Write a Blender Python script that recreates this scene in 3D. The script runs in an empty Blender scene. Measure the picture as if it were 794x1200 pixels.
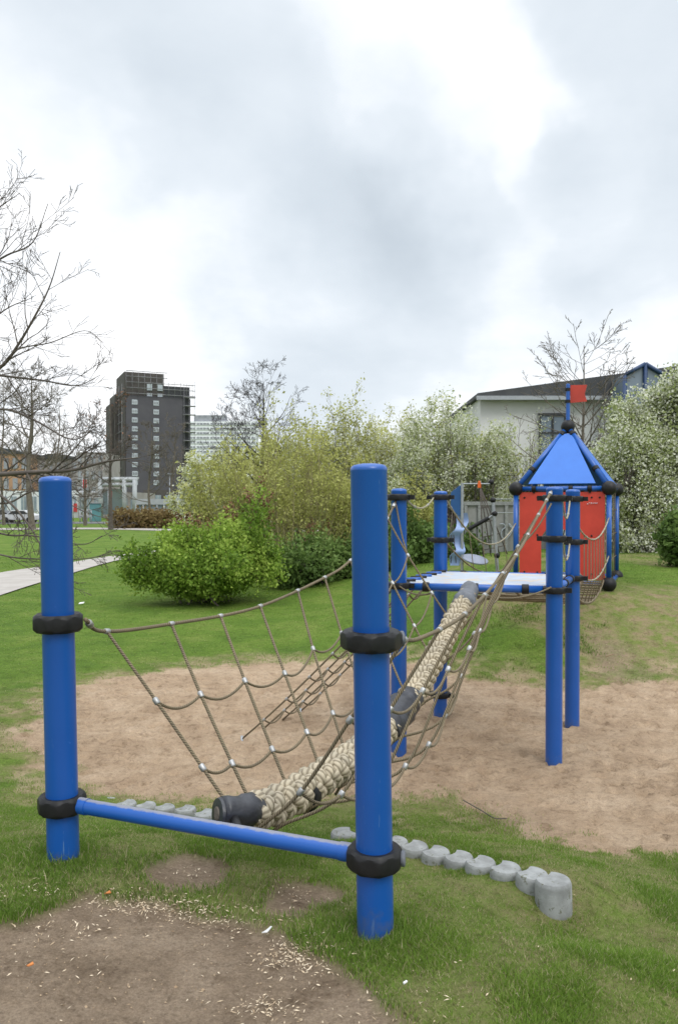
import bpy, math, random
import numpy as np
from mathutils import Vector, Matrix
random.seed(7)
RNG = np.random.default_rng(11)
PI = math.pi
scene = bpy.context.scene
COL = scene.collection
F = 915.0; HY = 590.0; CX = 397.0; EYE = 1.6

# ------------------------------------------------------------------ camera
cam = bpy.data.cameras.new('camera'); cam_o = bpy.data.objects.new('camera', cam); COL.objects.link(cam_o)
cam.sensor_fit = 'VERTICAL'; cam.sensor_height = 36; cam.sensor_width = 24; cam.lens = F/1200*36
cam.clip_start = 0.05; cam.clip_end = 6000
cam_o.location = (0, 0, EYE); cam_o.rotation_euler = (PI/2 - math.atan((600-HY)/F), 0, 0)
cam.dof.use_dof = True; cam.dof.focus_distance = 3.6; cam.dof.aperture_fstop = 9
scene.camera = cam_o

def at(px, py, D):                       # a point of the photograph at distance D along the view axis
    return Vector(((px-CX)/F*D, D, EYE-(py-HY)/F*D))

# ------------------------------------------------------------------ numpy noise
def _hash(ix, iy, s):
    n = (ix.astype(np.int64)*374761393 + iy.astype(np.int64)*668265263 + s*1442695041) & 0x7fffffff
    n = ((n ^ (n >> 13))*1274126177) & 0x7fffffff
    return ((n ^ (n >> 16)) & 0xffff)/65535.0
def vnoise(x, y, s=0):
    x = np.asarray(x, float); y = np.asarray(y, float)
    ix = np.floor(x); iy = np.floor(y); fx = x-ix; fy = y-iy
    fx = fx*fx*(3-2*fx); fy = fy*fy*(3-2*fy)
    a = _hash(ix, iy, s); b = _hash(ix+1, iy, s); c = _hash(ix, iy+1, s); d = _hash(ix+1, iy+1, s)
    return (a*(1-fx)+b*fx)*(1-fy)+(c*(1-fx)+d*fx)*fy
def fbm(x, y, s=0, o=4):
    t = 0; a = .5; w = 0
    for k in range(o):
        t = t + a*vnoise(np.asarray(x)*2**k+k*17.3, np.asarray(y)*2**k-k*9.1, s+k); w += a; a *= .5
    return t/w
def sstep(a, b, x):
    t = np.clip((np.asarray(x, float)-a)/(b-a), 0, 1); return t*t*(3-2*t)

# ------------------------------------------------------------------ terrain height
P2 = Vector((.124, 2.98, -.045)); P1 = Vector((-1.254, 3.51, .008))
P3 = Vector((.53, 6.92, -.6)); P5 = Vector((1.83, 6.64, -.6)); P4 = Vector((1.06, 8.16, -.6)); P6 = Vector((2.32, 7.76, -.6))
CT = [(0,0,0),(-2,0,.05),(2,0,0),(.124,2.98,-.045),(-1.254,3.51,.0),(0,2,0),(-2.5,3,.04),(1.2,2.5,-.07),(2.5,2.5,-.14),(-1,2.2,.0),
 (.93,3.12,-.15),(1.08,3.28,-.17),(.98,3.30,-.152),(.6,3.25,-.085),(.84,3.37,-.115),(.85,3.27,-.142),(.88,3.45,-.097),(.80,3.52,-.10),(.672,3.62,-.13),(.58,3.74,-.155),(.45,3.87,-.185),(.385,3.97,-.195),(.03,4.4,-.315),(-.55,4.0,-.13),(-.9,5.2,-.5),(-1.25,5.5,-.565),(-1.7,5.7,-.6),
 (1.6,3.8,-.3),(2.2,4.7,-.47),(1,4.9,-.5),(0,5.6,-.6),(-1,6.2,-.62),(-3,6.5,-.6),(.53,6.92,-.6),(1.83,6.64,-.6),(1.06,8.16,-.6),(2.32,7.76,-.6),
 (3,7,-.6),(4,8,-.58),(0,8,-.6),(-2,8,-.6),(2,9.3,-.57),(5,9.4,-.5),(3.5,9.5,-.52),(-4,6,-.5),(-3.2,4.2,-.18),(-4,10,-.6),(-3,15,-.62),(0,12,-.6),(0,17,-.55),
 (3.5,12.5,.2),(4.3,12.1,.2),(3,11.6,.02),(2.2,11.3,-.12),(3.4,13.6,.3),(4.6,13.2,.3),(6,13,.25),(5,10.8,-.15),(6.5,10.2,-.3),(4,16,.35),(8,16,.4),(2,14,.0),(12,20,.5),(1.2,20,-.1),(5,22,.3),
 (-8,18,-.62),(-10,30,-.6),(-22,30,-.6),(-6,26,-.6),(0,34,-.4),(16,34,.4),(-30,67,-.6),(-10,67,-.6),(20,80,0),(-60,110,-.6),(0,110,-.5),(60,110,0),
 (-8,-8,.1),(8,-8,0),(8,5,-.4),(-8,6,-.4),(8,0,-.1),(-8,1,0),(-300,300,-.6),(0,400,-.6),(300,300,-.3),(-60,-60,0),(60,-60,0),(-1000,1000,-.6),(0,1200,-.6),(1000,1000,-.6),(80,20,.2),(-80,20,-.5)]
CT = np.array(CT, float); _n = len(CT)
def _wp(x, y):
    return np.asarray(x, float), np.asarray(y, float)
def _phi(r): return -np.sqrt(r*r+.25)
_A = np.zeros((_n+1, _n+1)); _d = np.hypot(CT[:, None, 0]-CT[None, :, 0], CT[:, None, 1]-CT[None, :, 1])
_A[:_n, :_n] = _phi(_d); _A[:_n, _n] = 1; _A[_n, :_n] = 1
_W = np.linalg.solve(_A, np.r_[CT[:, 2], 0])
def hbase(x, y):
    x, y = _wp(x, y); o = np.full(x.shape, _W[_n])
    for k in range(_n): o = o + _W[k]*_phi(np.hypot(x-CT[k, 0], y-CT[k, 1]))
    return o
def h1(x, y): return float(hbase(np.array([x]), np.array([y]))[0])
def hit(px, py):                          # where a line of sight meets the terrain
    D = 2.3; prev = D
    while D < 200:
        p = at(px, py, D)
        if p.z < h1(p.x, p.y): break
        prev = D; D *= 1.01
    lo, hi = prev, D
    for _ in range(20):
        m = (lo+hi)/2; p = at(px, py, m)
        if p.z < h1(p.x, p.y): hi = m
        else: lo = m
    return at(px, py, hi)

def sdist(x, y, poly):                   # signed distance to a polygon, positive inside
    poly = np.array(poly); n = len(poly); dm = np.full(x.shape, 1e9); ins = np.zeros(x.shape, bool)
    for i in range(n):
        ax, ay = poly[i]; bx, by = poly[(i+1) % n]; ex, ey = bx-ax, by-ay
        t = np.clip(((x-ax)*ex+(y-ay)*ey)/(ex*ex+ey*ey+1e-12), 0, 1)
        dm = np.minimum(dm, np.hypot(x-ax-t*ex, y-ay-t*ey))
        c = ((ay > y) != (by > y)) & (x < (bx-ax)*(y-ay)/(by-ay+1e-12)+ax); ins ^= c
    return np.where(ins, dm, -dm)
def gp(pts): return [tuple(hit(*p)[:2]) for p in pts]
SAND = gp([(90,806),(200,784),(300,775),(420,770),(560,797),(640,800),(700,795),(794,797),(960,805),(1200,860),(1300,1000),(1100,1030),(900,1020),(794,1003),(700,988),(620,985),(570,965),(530,950),(470,940),(400,925),(320,935),(230,938),(120,925),(40,905),(20,865),(40,830)])
DIRT = gp([(-60,1085),(0,1078),(100,1046),(200,1052),(250,1072),(330,1092),(385,1122),(430,1165),(470,1200)])+[(.25,1.6),(0,.5),(-1.5,.2),(-3.2,1),(-2.6,2.2)]
D2 = gp([(222,1019),(347,1045),(380,1052),(590,965),(715,770)])
def masks(x, y):
    nz = (fbm(x*1.3, y*1.3, 3)-.5)*.9 + (fbm(x*5, y*5, 9)-.5)*.7
    sd_ = sdist(x, y, SAND)+nz*.8+(fbm(x*15, y*15, 19)-.5)*.3; sand = sstep(-.14, .16, sd_); edge = sstep(-.95, -.05, sd_)*sstep(.25, .6, fbm(x*2.7, y*2.7, 61))*(1-.7*sstep(5.4, 4.6, y))
    n2 = (fbm(x*5, y*5, 21)-.5)*.5
    sand = np.maximum(sand, .6*sstep(-1.1, -.1, sd_)*sstep(.46, .64, fbm(x*5, y*5, 88))*(1-.6*sstep(5.2, 4.4, y)))
    dirt = sstep(-.06, .06, sdist(x, y, DIRT)+n2*.35)
    for k, (r, f) in enumerate([(.19, 1), (.16, 1), (.1, 1), (.12, .5), (.22, .6)]):
        d = np.hypot(x-D2[k][0], (y-D2[k][1])*(.8 if k < 3 else .5)); dirt = np.maximum(dirt, f*sstep(-.06 if k < 3 else -.35, .06 if k < 3 else .2, r-d+n2*(.35 if k < 3 else .9)))
    trail = sstep(.8, .1, np.abs(x-(4.55+.25*np.sin(y*.8)-(y-11)*.02)))*sstep(9.3, 10.2, y)*sstep(21, 14, y)
    worn = np.clip(trail*.75*sstep(.3, .6, fbm(x*1.6, y*1.6, 33))+sstep(.38, .62, fbm(x*.9, y*.9, 40))*.95*sstep(8.6, 9.6, y)*sstep(1.2, 2.6, x)*sstep(24, 15, y), 0, 1)
    worn = np.maximum(worn, edge*.85); worn = np.maximum(worn, .4*sstep(.50, .68, fbm(x*2.1, y*2.1, 91))*sstep(5, 3.6, y)*(y > 1)); return sand, dirt, worn
DIMP = RNG.uniform([-6, 4.2], [9, 10.2], (5200, 2)); DR = RNG.uniform(.03, .085, 5200); DD = RNG.uniform(.012, .042, 5200)

# ------------------------------------------------------------------ materials
def nt_mat(name):
    m = bpy.data.materials.new(name); m.use_nodes = True; nt = m.node_tree
    return m, nt, nt.nodes['Principled BSDF']
def ramp(nt, stops, interp='LINEAR'):
    r = nt.nodes.new('ShaderNodeValToRGB'); cr = r.color_ramp; cr.interpolation = interp
    while len(cr.elements) < len(stops): cr.elements.new(.5)
    for e, (p, c) in zip(cr.elements, stops): e.position = p; e.color = (*c, 1)
    return r
def noise_n(nt, scale, detail=4, rough=.6, coord='Object', vec=None):
    n = nt.nodes.new('ShaderNodeTexNoise'); n.inputs['Scale'].default_value = scale; n.inputs['Detail'].default_value = detail; n.inputs['Roughness'].default_value = rough
    if vec is None:
        t = nt.nodes.new('ShaderNodeTexCoord'); vec = t.outputs[coord]
    nt.links.new(vec, n.inputs['Vector']); return n
def bump(nt, b, h, strength, dist):
    n = nt.nodes.new('ShaderNodeBump'); n.inputs['Strength'].default_value = strength; n.inputs['Distance'].default_value = dist
    nt.links.new(h, n.inputs['Height']); nt.links.new(n.outputs[0], b.inputs['Normal']); return n
def mat(name, c1, c2=None, rough=.6, scale=8, metal=0, bmp=0, bdist=.01, bscale=None, detail=5, spots=None, coat=0, spec=.5, lo=.35, hi=.65):
    m, nt, b = nt_mat(name); b.inputs['Roughness'].default_value = rough; b.inputs['Metallic'].default_value = metal
    b.inputs['Specular IOR Level'].default_value = spec
    if coat: b.inputs['Coat Weight'].default_value = coat; b.inputs['Coat Roughness'].default_value = .15
    if c2 is None: c2 = tuple(v*.8 for v in c1)
    n = noise_n(nt, scale, detail); r = ramp(nt, [(lo, c1), (hi, c2)]); nt.links.new(n.outputs[0], r.inputs[0]); out = r.outputs[0]
    if spots:
        sc, thr, col = spots; n2 = noise_n(nt, sc, 3, .7); r2 = ramp(nt, [(thr, (0,0,0)), (thr+.05, (1,1,1))]); nt.links.new(n2.outputs[0], r2.inputs[0])
        mx = nt.nodes.new('ShaderNodeMix'); mx.data_type = 'RGBA'; nt.links.new(r2.outputs[0], mx.inputs[0]); nt.links.new(out, mx.inputs[6]); mx.inputs[7].default_value = (*col, 1); out = mx.outputs[2]
    nt.links.new(out, b.inputs['Base Color'])
    if bmp:
        n3 = noise_n(nt, bscale or scale*4, 4); bump(nt, b, n3.outputs[0], bmp, bdist)
    return m
BLUE = (.006, .082, .35)
M_blue = mat('blue_powder_paint', BLUE, (.008, .09, .38), .34, 3, bmp=.06, bdist=.002, bscale=60, spots=(38, .70, (.03, .12, .42)), coat=.15)
def wear(m, col=(.10, .20, .42)):
    nt = m.node_tree; b = nt.nodes['Principled BSDF']; src = b.inputs['Base Color'].links[0].from_socket
    t = nt.nodes.new('ShaderNodeTexCoord'); mp = nt.nodes.new('ShaderNodeMapping'); mp.inputs['Scale'].default_value = (90, 90, 7); mp.inputs['Rotation'].default_value = (.12, .08, 0); nt.links.new(t.outputs['Object'], mp.inputs[0])
    n = noise_n(nt, 1, 3, .6, vec=mp.outputs[0]); r = ramp(nt, [(.66, (0,0,0)), (.72, (1,1,1))]); nt.links.new(n.outputs[0], r.inputs[0])
    n2 = noise_n(nt, 2.6, 3, .6); r2 = ramp(nt, [(.47, (0,0,0)), (.62, (1,1,1))]); nt.links.new(n2.outputs[0], r2.inputs[0])
    k = nt.nodes.new('ShaderNodeMath'); k.operation = 'MULTIPLY'; nt.links.new(r.outputs[0], k.inputs[0]); nt.links.new(r2.outputs[0], k.inputs[1])
    x = nt.nodes.new('ShaderNodeMix'); x.data_type = 'RGBA'; nt.links.new(k.outputs[0], x.inputs[0]); nt.links.new(src, x.inputs[6]); x.inputs[7].default_value = (*col, 1)
    # thin film of dust splashed up from the soil
    s_ = nt.nodes.new('ShaderNodeSeparateXYZ'); nt.links.new(t.outputs['Object'], s_.inputs[0]); n3 = noise_n(nt, 22, 5, .7)
    a = nt.nodes.new('ShaderNodeMath'); a.operation = 'MULTIPLY_ADD'; a.inputs[1].default_value = .35; nt.links.new(n3.outputs[0], a.inputs[0]); nt.links.new(s_.outputs[2], a.inputs[2])
    mr = nt.nodes.new('ShaderNodeMapRange'); nt.links.new(a.outputs[0], mr.inputs[0]); mr.inputs[1].default_value = .23; mr.inputs[2].default_value = .08; mr.inputs[3].default_value = 0; mr.inputs[4].default_value = .65
    y = nt.nodes.new('ShaderNodeMix'); y.data_type = 'RGBA'; nt.links.new(mr.outputs[0], y.inputs[0]); nt.links.new(x.outputs[2], y.inputs[6]); y.inputs[7].default_value = (.10, .10, .10, 1)
    nt.links.new(y.outputs[2], b.inputs['Base Color'])
wear(M_blue)
M_blue2 = mat('blue_painted_panel', (.03, .15, .55), (.035, .17, .6), .4, 3, spots=(30, .74, (.3, .4, .6)))
M_red = mat('red_panel_paint', (.56, .05, .028), (.48, .04, .022), .5, 4, spots=(9, .69, (.36, .05, .03)))
M_flag = mat('red_flag_paint', (.5, .05, .03), None, .5, 4)
M_black = mat('black_rubber', (.007, .007, .008), (.015, .015, .016), .5, 14, spec=.3, bmp=.25, bdist=.004, bscale=30)
M_sleeve = mat('dark_grey_sleeve', (.018, .019, .024), (.04, .042, .05), .38, 14, bmp=.5, bdist=.01, bscale=20)
M_greysl = mat('grey_sleeve', (.10, .11, .13), (.16, .17, .19), .6, 14, bmp=.5, bdist=.01, bscale=20)
M_alu = mat('aluminium', (.45, .45, .45), (.33, .33, .32), .45, 20, metal=.8)
M_galv = mat('galvanised_steel', (.3, .32, .34), (.38, .4, .42), .5, 20, metal=.5)
M_conc = mat('concrete_log', (.19, .195, .19), (.30, .31, .305), .92, 14, bmp=.4, bdist=.004, bscale=110, spots=(30, .60, (.14, .145, .11)))
M_deck = mat('worn_white_deck', (.46, .51, .58), (.38, .42, .48), .5, 7, spots=(4, .54, (.50, .44, .36)))
M_bark = mat('grey_bark', (.10, .085, .065), (.17, .145, .115), .9, 9, bmp=.4, bdist=.02)
M_barkd = mat('dark_twig_bark', (.07, .058, .05), (.12, .10, .085), .9, 9)
M_barkv = mat('very_dark_bark', (.035, .03, .027), (.06, .05, .045), .9, 9)
M_barkg = mat('olive_twig_bark', (.20, .18, .08), (.30, .27, .13), .9, 9)
def rope_mat(name, c1, c2, k, strength, n=3):
    m, nt, b = nt_mat(name); b.inputs['Roughness'].default_value = .75
    t = nt.nodes.new('ShaderNodeTexCoord'); s = nt.nodes.new('ShaderNodeSeparateXYZ'); nt.links.new(t.outputs['UV'], s.inputs[0])
    a = nt.nodes.new('ShaderNodeMath'); a.operation = 'MULTIPLY'; a.inputs[1].default_value = n*2*PI; nt.links.new(s.outputs[0], a.inputs[0])
    c = nt.nodes.new('ShaderNodeMath'); c.operation = 'MULTIPLY_ADD'; c.inputs[1].default_value = k; nt.links.new(s.outputs[1], c.inputs[0]); nt.links.new(a.outputs[0], c.inputs[2])
    d = nt.nodes.new('ShaderNodeMath'); d.operation = 'SINE'; nt.links.new(c.outputs[0], d.inputs[0])
    e = nt.nodes.new('ShaderNodeMath'); e.operation = 'MULTIPLY_ADD'; e.inputs[1].default_value = .5; e.inputs[2].default_value = .5; nt.links.new(d.outputs[0], e.inputs[0])
    r = ramp(nt, [(.1, c1), (.6, c2)]); nt.links.new(e.outputs[0], r.inputs[0])
    nz = noise_n(nt, 6, 4); mx = nt.nodes.new('ShaderNodeMix'); mx.data_type = 'RGBA'; mx.blend_type = 'MULTIPLY'; mx.inputs[0].default_value = .6
    r2 = ramp(nt, [(.3, (.6, .6, .6)), (.7, (1.15, 1.1, 1))]); nt.links.new(nz.outputs[0], r2.inputs[0])
    nt.links.new(r.outputs[0], mx.inputs[6]); nt.links.new(r2.outputs[0], mx.inputs[7]); nt.links.new(mx.outputs[2], b.inputs['Base Color'])
    bump(nt, b, e.outputs[0], strength, .004); return m
M_rope = rope_mat('olive_rope', (.08, .06, .036), (.235, .19, .118), 2*PI*3/.045, .8)
M_ropel = rope_mat('pale_rope', (.2, .18, .12), (.40, .37, .27), 2*PI*3/.045, .6)
M_braid = rope_mat('thick_tan_rope', (.24, .20, .14), (.48, .42, .315), 2*PI*3/.06, .5)
def attr_mat(name, stops, rough=.7, trans=0.4, spec=.3):
    m, nt, b = nt_mat(name); a = nt.nodes.new('ShaderNodeAttribute'); a.attribute_name = 'v'
    r = ramp(nt, stops); nt.links.new(a.outputs['Fac'], r.inputs[0]); nt.links.new(r.outputs[0], b.inputs['Base Color'])
    b.inputs['Roughness'].default_value = rough; b.inputs['Specular IOR Level'].default_value = spec
    if trans:
        tr = nt.nodes.new('ShaderNodeBsdfTranslucent'); nt.links.new(r.outputs[0], tr.inputs[0]); ms = nt.nodes.new('ShaderNodeMixShader'); ms.inputs[0].default_value = trans
        out = [n for n in nt.nodes if n.type == 'OUTPUT_MATERIAL'][0]
        nt.links.new(b.outputs[0], ms.inputs[1]); nt.links.new(tr.outputs[0], ms.inputs[2]); nt.links.new(ms.outputs[0], out.inputs[0])
    return m
M_grass = attr_mat('grass_blades', [(0, (.08, .14, .022)), (.35, (.135, .235, .03)), (.7, (.21, .32, .048)), (.86, (.27, .28, .10)), (1, (.50, .43, .27))])
M_leafb = attr_mat('bright_leaves', [(0, (.09, .16, .02)), (.4, (.20, .32, .04)), (1, (.40, .52, .10))])
M_leafd = attr_mat('mid_green_leaves', [(0, (.07, .12, .03)), (.5, (.13, .21, .05)), (1, (.22, .31, .09))])
M_willow = attr_mat('willow_leaves', [(0, (.28, .29, .08)), (.5, (.45, .46, .14)), (1, (.62, .61, .28))])
M_blos = attr_mat('white_blossom', [(0, (.42, .45, .27)), (.3, (.62, .65, .45)), (.55, (.76, .77, .63)), (1, (.88, .88, .79))])
M_pale = attr_mat('pale_young_leaves', [(0, (.22, .26, .09)), (.5, (.36, .41, .18)), (1, (.54, .57, .33))])
M_brown = attr_mat('brown_seed_heads', [(0, (.08, .04, .025)), (.6, (.18, .09, .05)), (1, (.3, .17, .09))], trans=0)
M_hedge = attr_mat('russet_hedge', [(0, (.13, .09, .04)), (.6, (.24, .17, .07)), (1, (.3, .26, .1))])
M_husk = attr_mat('pale_chips', [(0, (.25, .17, .1)), (.5, (.50, .39, .26)), (1, (.74, .63, .47))], trans=0)

# ground shader shared by lawn, sand and soil sheets: the three soils blend by vertex masks
def ground_mat():
    m, nt, b = nt_mat('soil_and_lawn'); b.inputs['Roughness'].default_value = .95; b.inputs['Specular IOR Level'].default_value = .15
    def A(n):
        a = nt.nodes.new('ShaderNodeAttribute'); a.attribute_name = n; return a.outputs['Fac']
    def mix(f, a, c):
        x = nt.nodes.new('ShaderNodeMix'); x.data_type = 'RGBA'; nt.links.new(f, x.inputs[0]); nt.links.new(a, x.inputs[6]); nt.links.new(c, x.inputs[7]); return x.outputs[2]
    n1 = noise_n(nt, 1.2, 6, .65); g = ramp(nt, [(.3, (.08, .145, .022)), (.5, (.115, .19, .028)), (.7, (.17, .225, .05))]); nt.links.new(n1.outputs[0], g.inputs[0])
    n1b = noise_n(nt, 60, 5, .8); g2 = ramp(nt, [(.35, (.55, .55, .5)), (.62, (1.2, 1.2, 1.15))]); nt.links.new(n1b.outputs[0], g2.inputs[0])
    gm = nt.nodes.new('ShaderNodeMix'); gm.data_type = 'RGBA'; gm.blend_type = 'MULTIPLY'; gm.inputs[0].default_value = 1; nt.links.new(g.outputs[0], gm.inputs[6]); nt.links.new(g2.outputs[0], gm.inputs[7])
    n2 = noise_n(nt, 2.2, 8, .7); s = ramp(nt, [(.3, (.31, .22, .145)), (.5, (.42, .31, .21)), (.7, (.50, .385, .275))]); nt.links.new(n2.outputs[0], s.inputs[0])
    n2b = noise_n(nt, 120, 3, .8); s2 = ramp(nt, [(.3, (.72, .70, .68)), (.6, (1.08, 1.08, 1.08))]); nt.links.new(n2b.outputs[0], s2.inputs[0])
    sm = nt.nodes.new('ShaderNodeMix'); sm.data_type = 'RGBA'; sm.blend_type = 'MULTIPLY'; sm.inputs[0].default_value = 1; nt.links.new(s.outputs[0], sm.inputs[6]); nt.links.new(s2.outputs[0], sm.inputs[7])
    n3 = noise_n(nt, 3, 8, .75); d = ramp(nt, [(.3, (.19, .14, .095)), (.5, (.27, .205, .145)), (.72, (.35, .275, .20))]); nt.links.new(n3.outputs[0], d.inputs[0])
    n3b = noise_n(nt, 90, 5, .8); d2 = ramp(nt, [(.35, (.7, .68, .66)), (.62, (1.1, 1.1, 1.1))]); nt.links.new(n3b.outputs[0], d2.inputs[0])
    dm = nt.nodes.new('ShaderNodeMix'); dm.data_type = 'RGBA'; dm.blend_type = 'MULTIPLY'; dm.inputs[0].default_value = 1; nt.links.new(d.outputs[0], dm.inputs[6]); nt.links.new(d2.outputs[0], dm.inputs[7])
    nw = noise_n(nt, 5, 6, .75); wr = ramp(nt, [(.36, (.27, .20, .125)), (.48, (.22, .20, .09)), (.6, (.15, .19, .045))]); nt.links.new(nw.outputs[0], wr.inputs[0])
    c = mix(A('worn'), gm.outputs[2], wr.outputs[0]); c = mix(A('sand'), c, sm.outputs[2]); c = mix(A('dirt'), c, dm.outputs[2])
    def mul(c, sc, det, stops, fac=1):
        n = noise_n(nt, sc, det, .75); r = ramp(nt, stops); nt.links.new(n.outputs[0], r.inputs[0]); q = nt.nodes.new('ShaderNodeMix'); q.data_type = 'RGBA'; q.blend_type = 'MULTIPLY'; q.inputs[0].default_value = fac; nt.links.new(c, q.inputs[6]); nt.links.new(r.outputs[0], q.inputs[7]); return q.outputs[2]
    c = mul(c, 9, 7, [(.34, (.66, .63, .6)), (.47, (.97, .97, .97)), (.7, (1.12, 1.12, 1.12))]); c = mul(c, 34, 4, [(.32, (.7, .68, .66)), (.45, (1, 1, 1)), (.7, (1.12, 1.12, 1.1))])  # coarse dark patches: ground mottling, and painted-in shade for the sand's dimples
    nt.links.new(c, b.inputs['Base Color'])
    nb = noise_n(nt, 13, 8, .8); bump(nt, b, nb.outputs[0], .8, .05); return m
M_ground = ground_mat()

M_bar = mat('worn_blue_bar', BLUE, (.008, .09, .38), .38, 3)
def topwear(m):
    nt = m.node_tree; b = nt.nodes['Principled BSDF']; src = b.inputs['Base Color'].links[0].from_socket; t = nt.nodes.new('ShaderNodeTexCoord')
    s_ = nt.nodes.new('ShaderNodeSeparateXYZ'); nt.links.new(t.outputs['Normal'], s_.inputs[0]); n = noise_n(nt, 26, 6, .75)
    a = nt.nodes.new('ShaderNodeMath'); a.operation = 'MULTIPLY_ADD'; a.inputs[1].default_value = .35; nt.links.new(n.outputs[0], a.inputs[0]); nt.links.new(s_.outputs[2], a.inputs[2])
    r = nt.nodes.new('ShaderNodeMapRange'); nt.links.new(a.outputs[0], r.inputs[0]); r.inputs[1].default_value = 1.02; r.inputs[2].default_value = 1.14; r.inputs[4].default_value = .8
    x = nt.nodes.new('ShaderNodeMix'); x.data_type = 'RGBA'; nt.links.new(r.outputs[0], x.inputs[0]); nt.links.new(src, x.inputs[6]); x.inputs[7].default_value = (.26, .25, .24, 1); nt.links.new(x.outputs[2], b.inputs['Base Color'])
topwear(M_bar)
# ------------------------------------------------------------------ mesh builder
def tag(o, label=None, cat=None, group=None, kind=None):
    if label: o['label'] = label
    if cat: o['category'] = cat
    if group: o['group'] = group
    if kind: o['kind'] = kind
    return o
def empty(name, loc, label, cat, group=None):
    o = bpy.data.objects.new(name, None); o.location = loc; o.empty_display_size = .2; COL.objects.link(o); o['_w'] = tuple(loc)
    return tag(o, label, cat, group)
def crv(pts, n=8):                       # Catmull-Rom through control points
    P = [Vector(p) for p in pts]
    if len(P) < 3: return [P[0].lerp(P[1], k/n) for k in range(n+1)]
    Q = [P[0]*2-P[1]]+P+[P[-1]*2-P[-2]]; out = []
    for i in range(1, len(Q)-2):
        a, b, c, d = Q[i-1], Q[i], Q[i+1], Q[i+2]
        for k in range(n):
            t = k/n; out.append(.5*((2*b)+(c-a)*t+(2*a-5*b+4*c-d)*t*t+(3*b-a-3*c+d)*t**3))
    out.append(P[-1]); return out
def resamp(P, n):                         # even spacing along a path
    L = [0]
    for i in range(1, len(P)): L.append(L[-1]+(P[i]-P[i-1]).length)
    out = []; j = 0
    for k in range(n+1):
        s = L[-1]*k/n
        while j < len(P)-2 and L[j+1] < s: j += 1
        out.append(P[j].lerp(P[j+1], min(1, (s-L[j])/(L[j+1]-L[j]+1e-12))))
    return out
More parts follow.
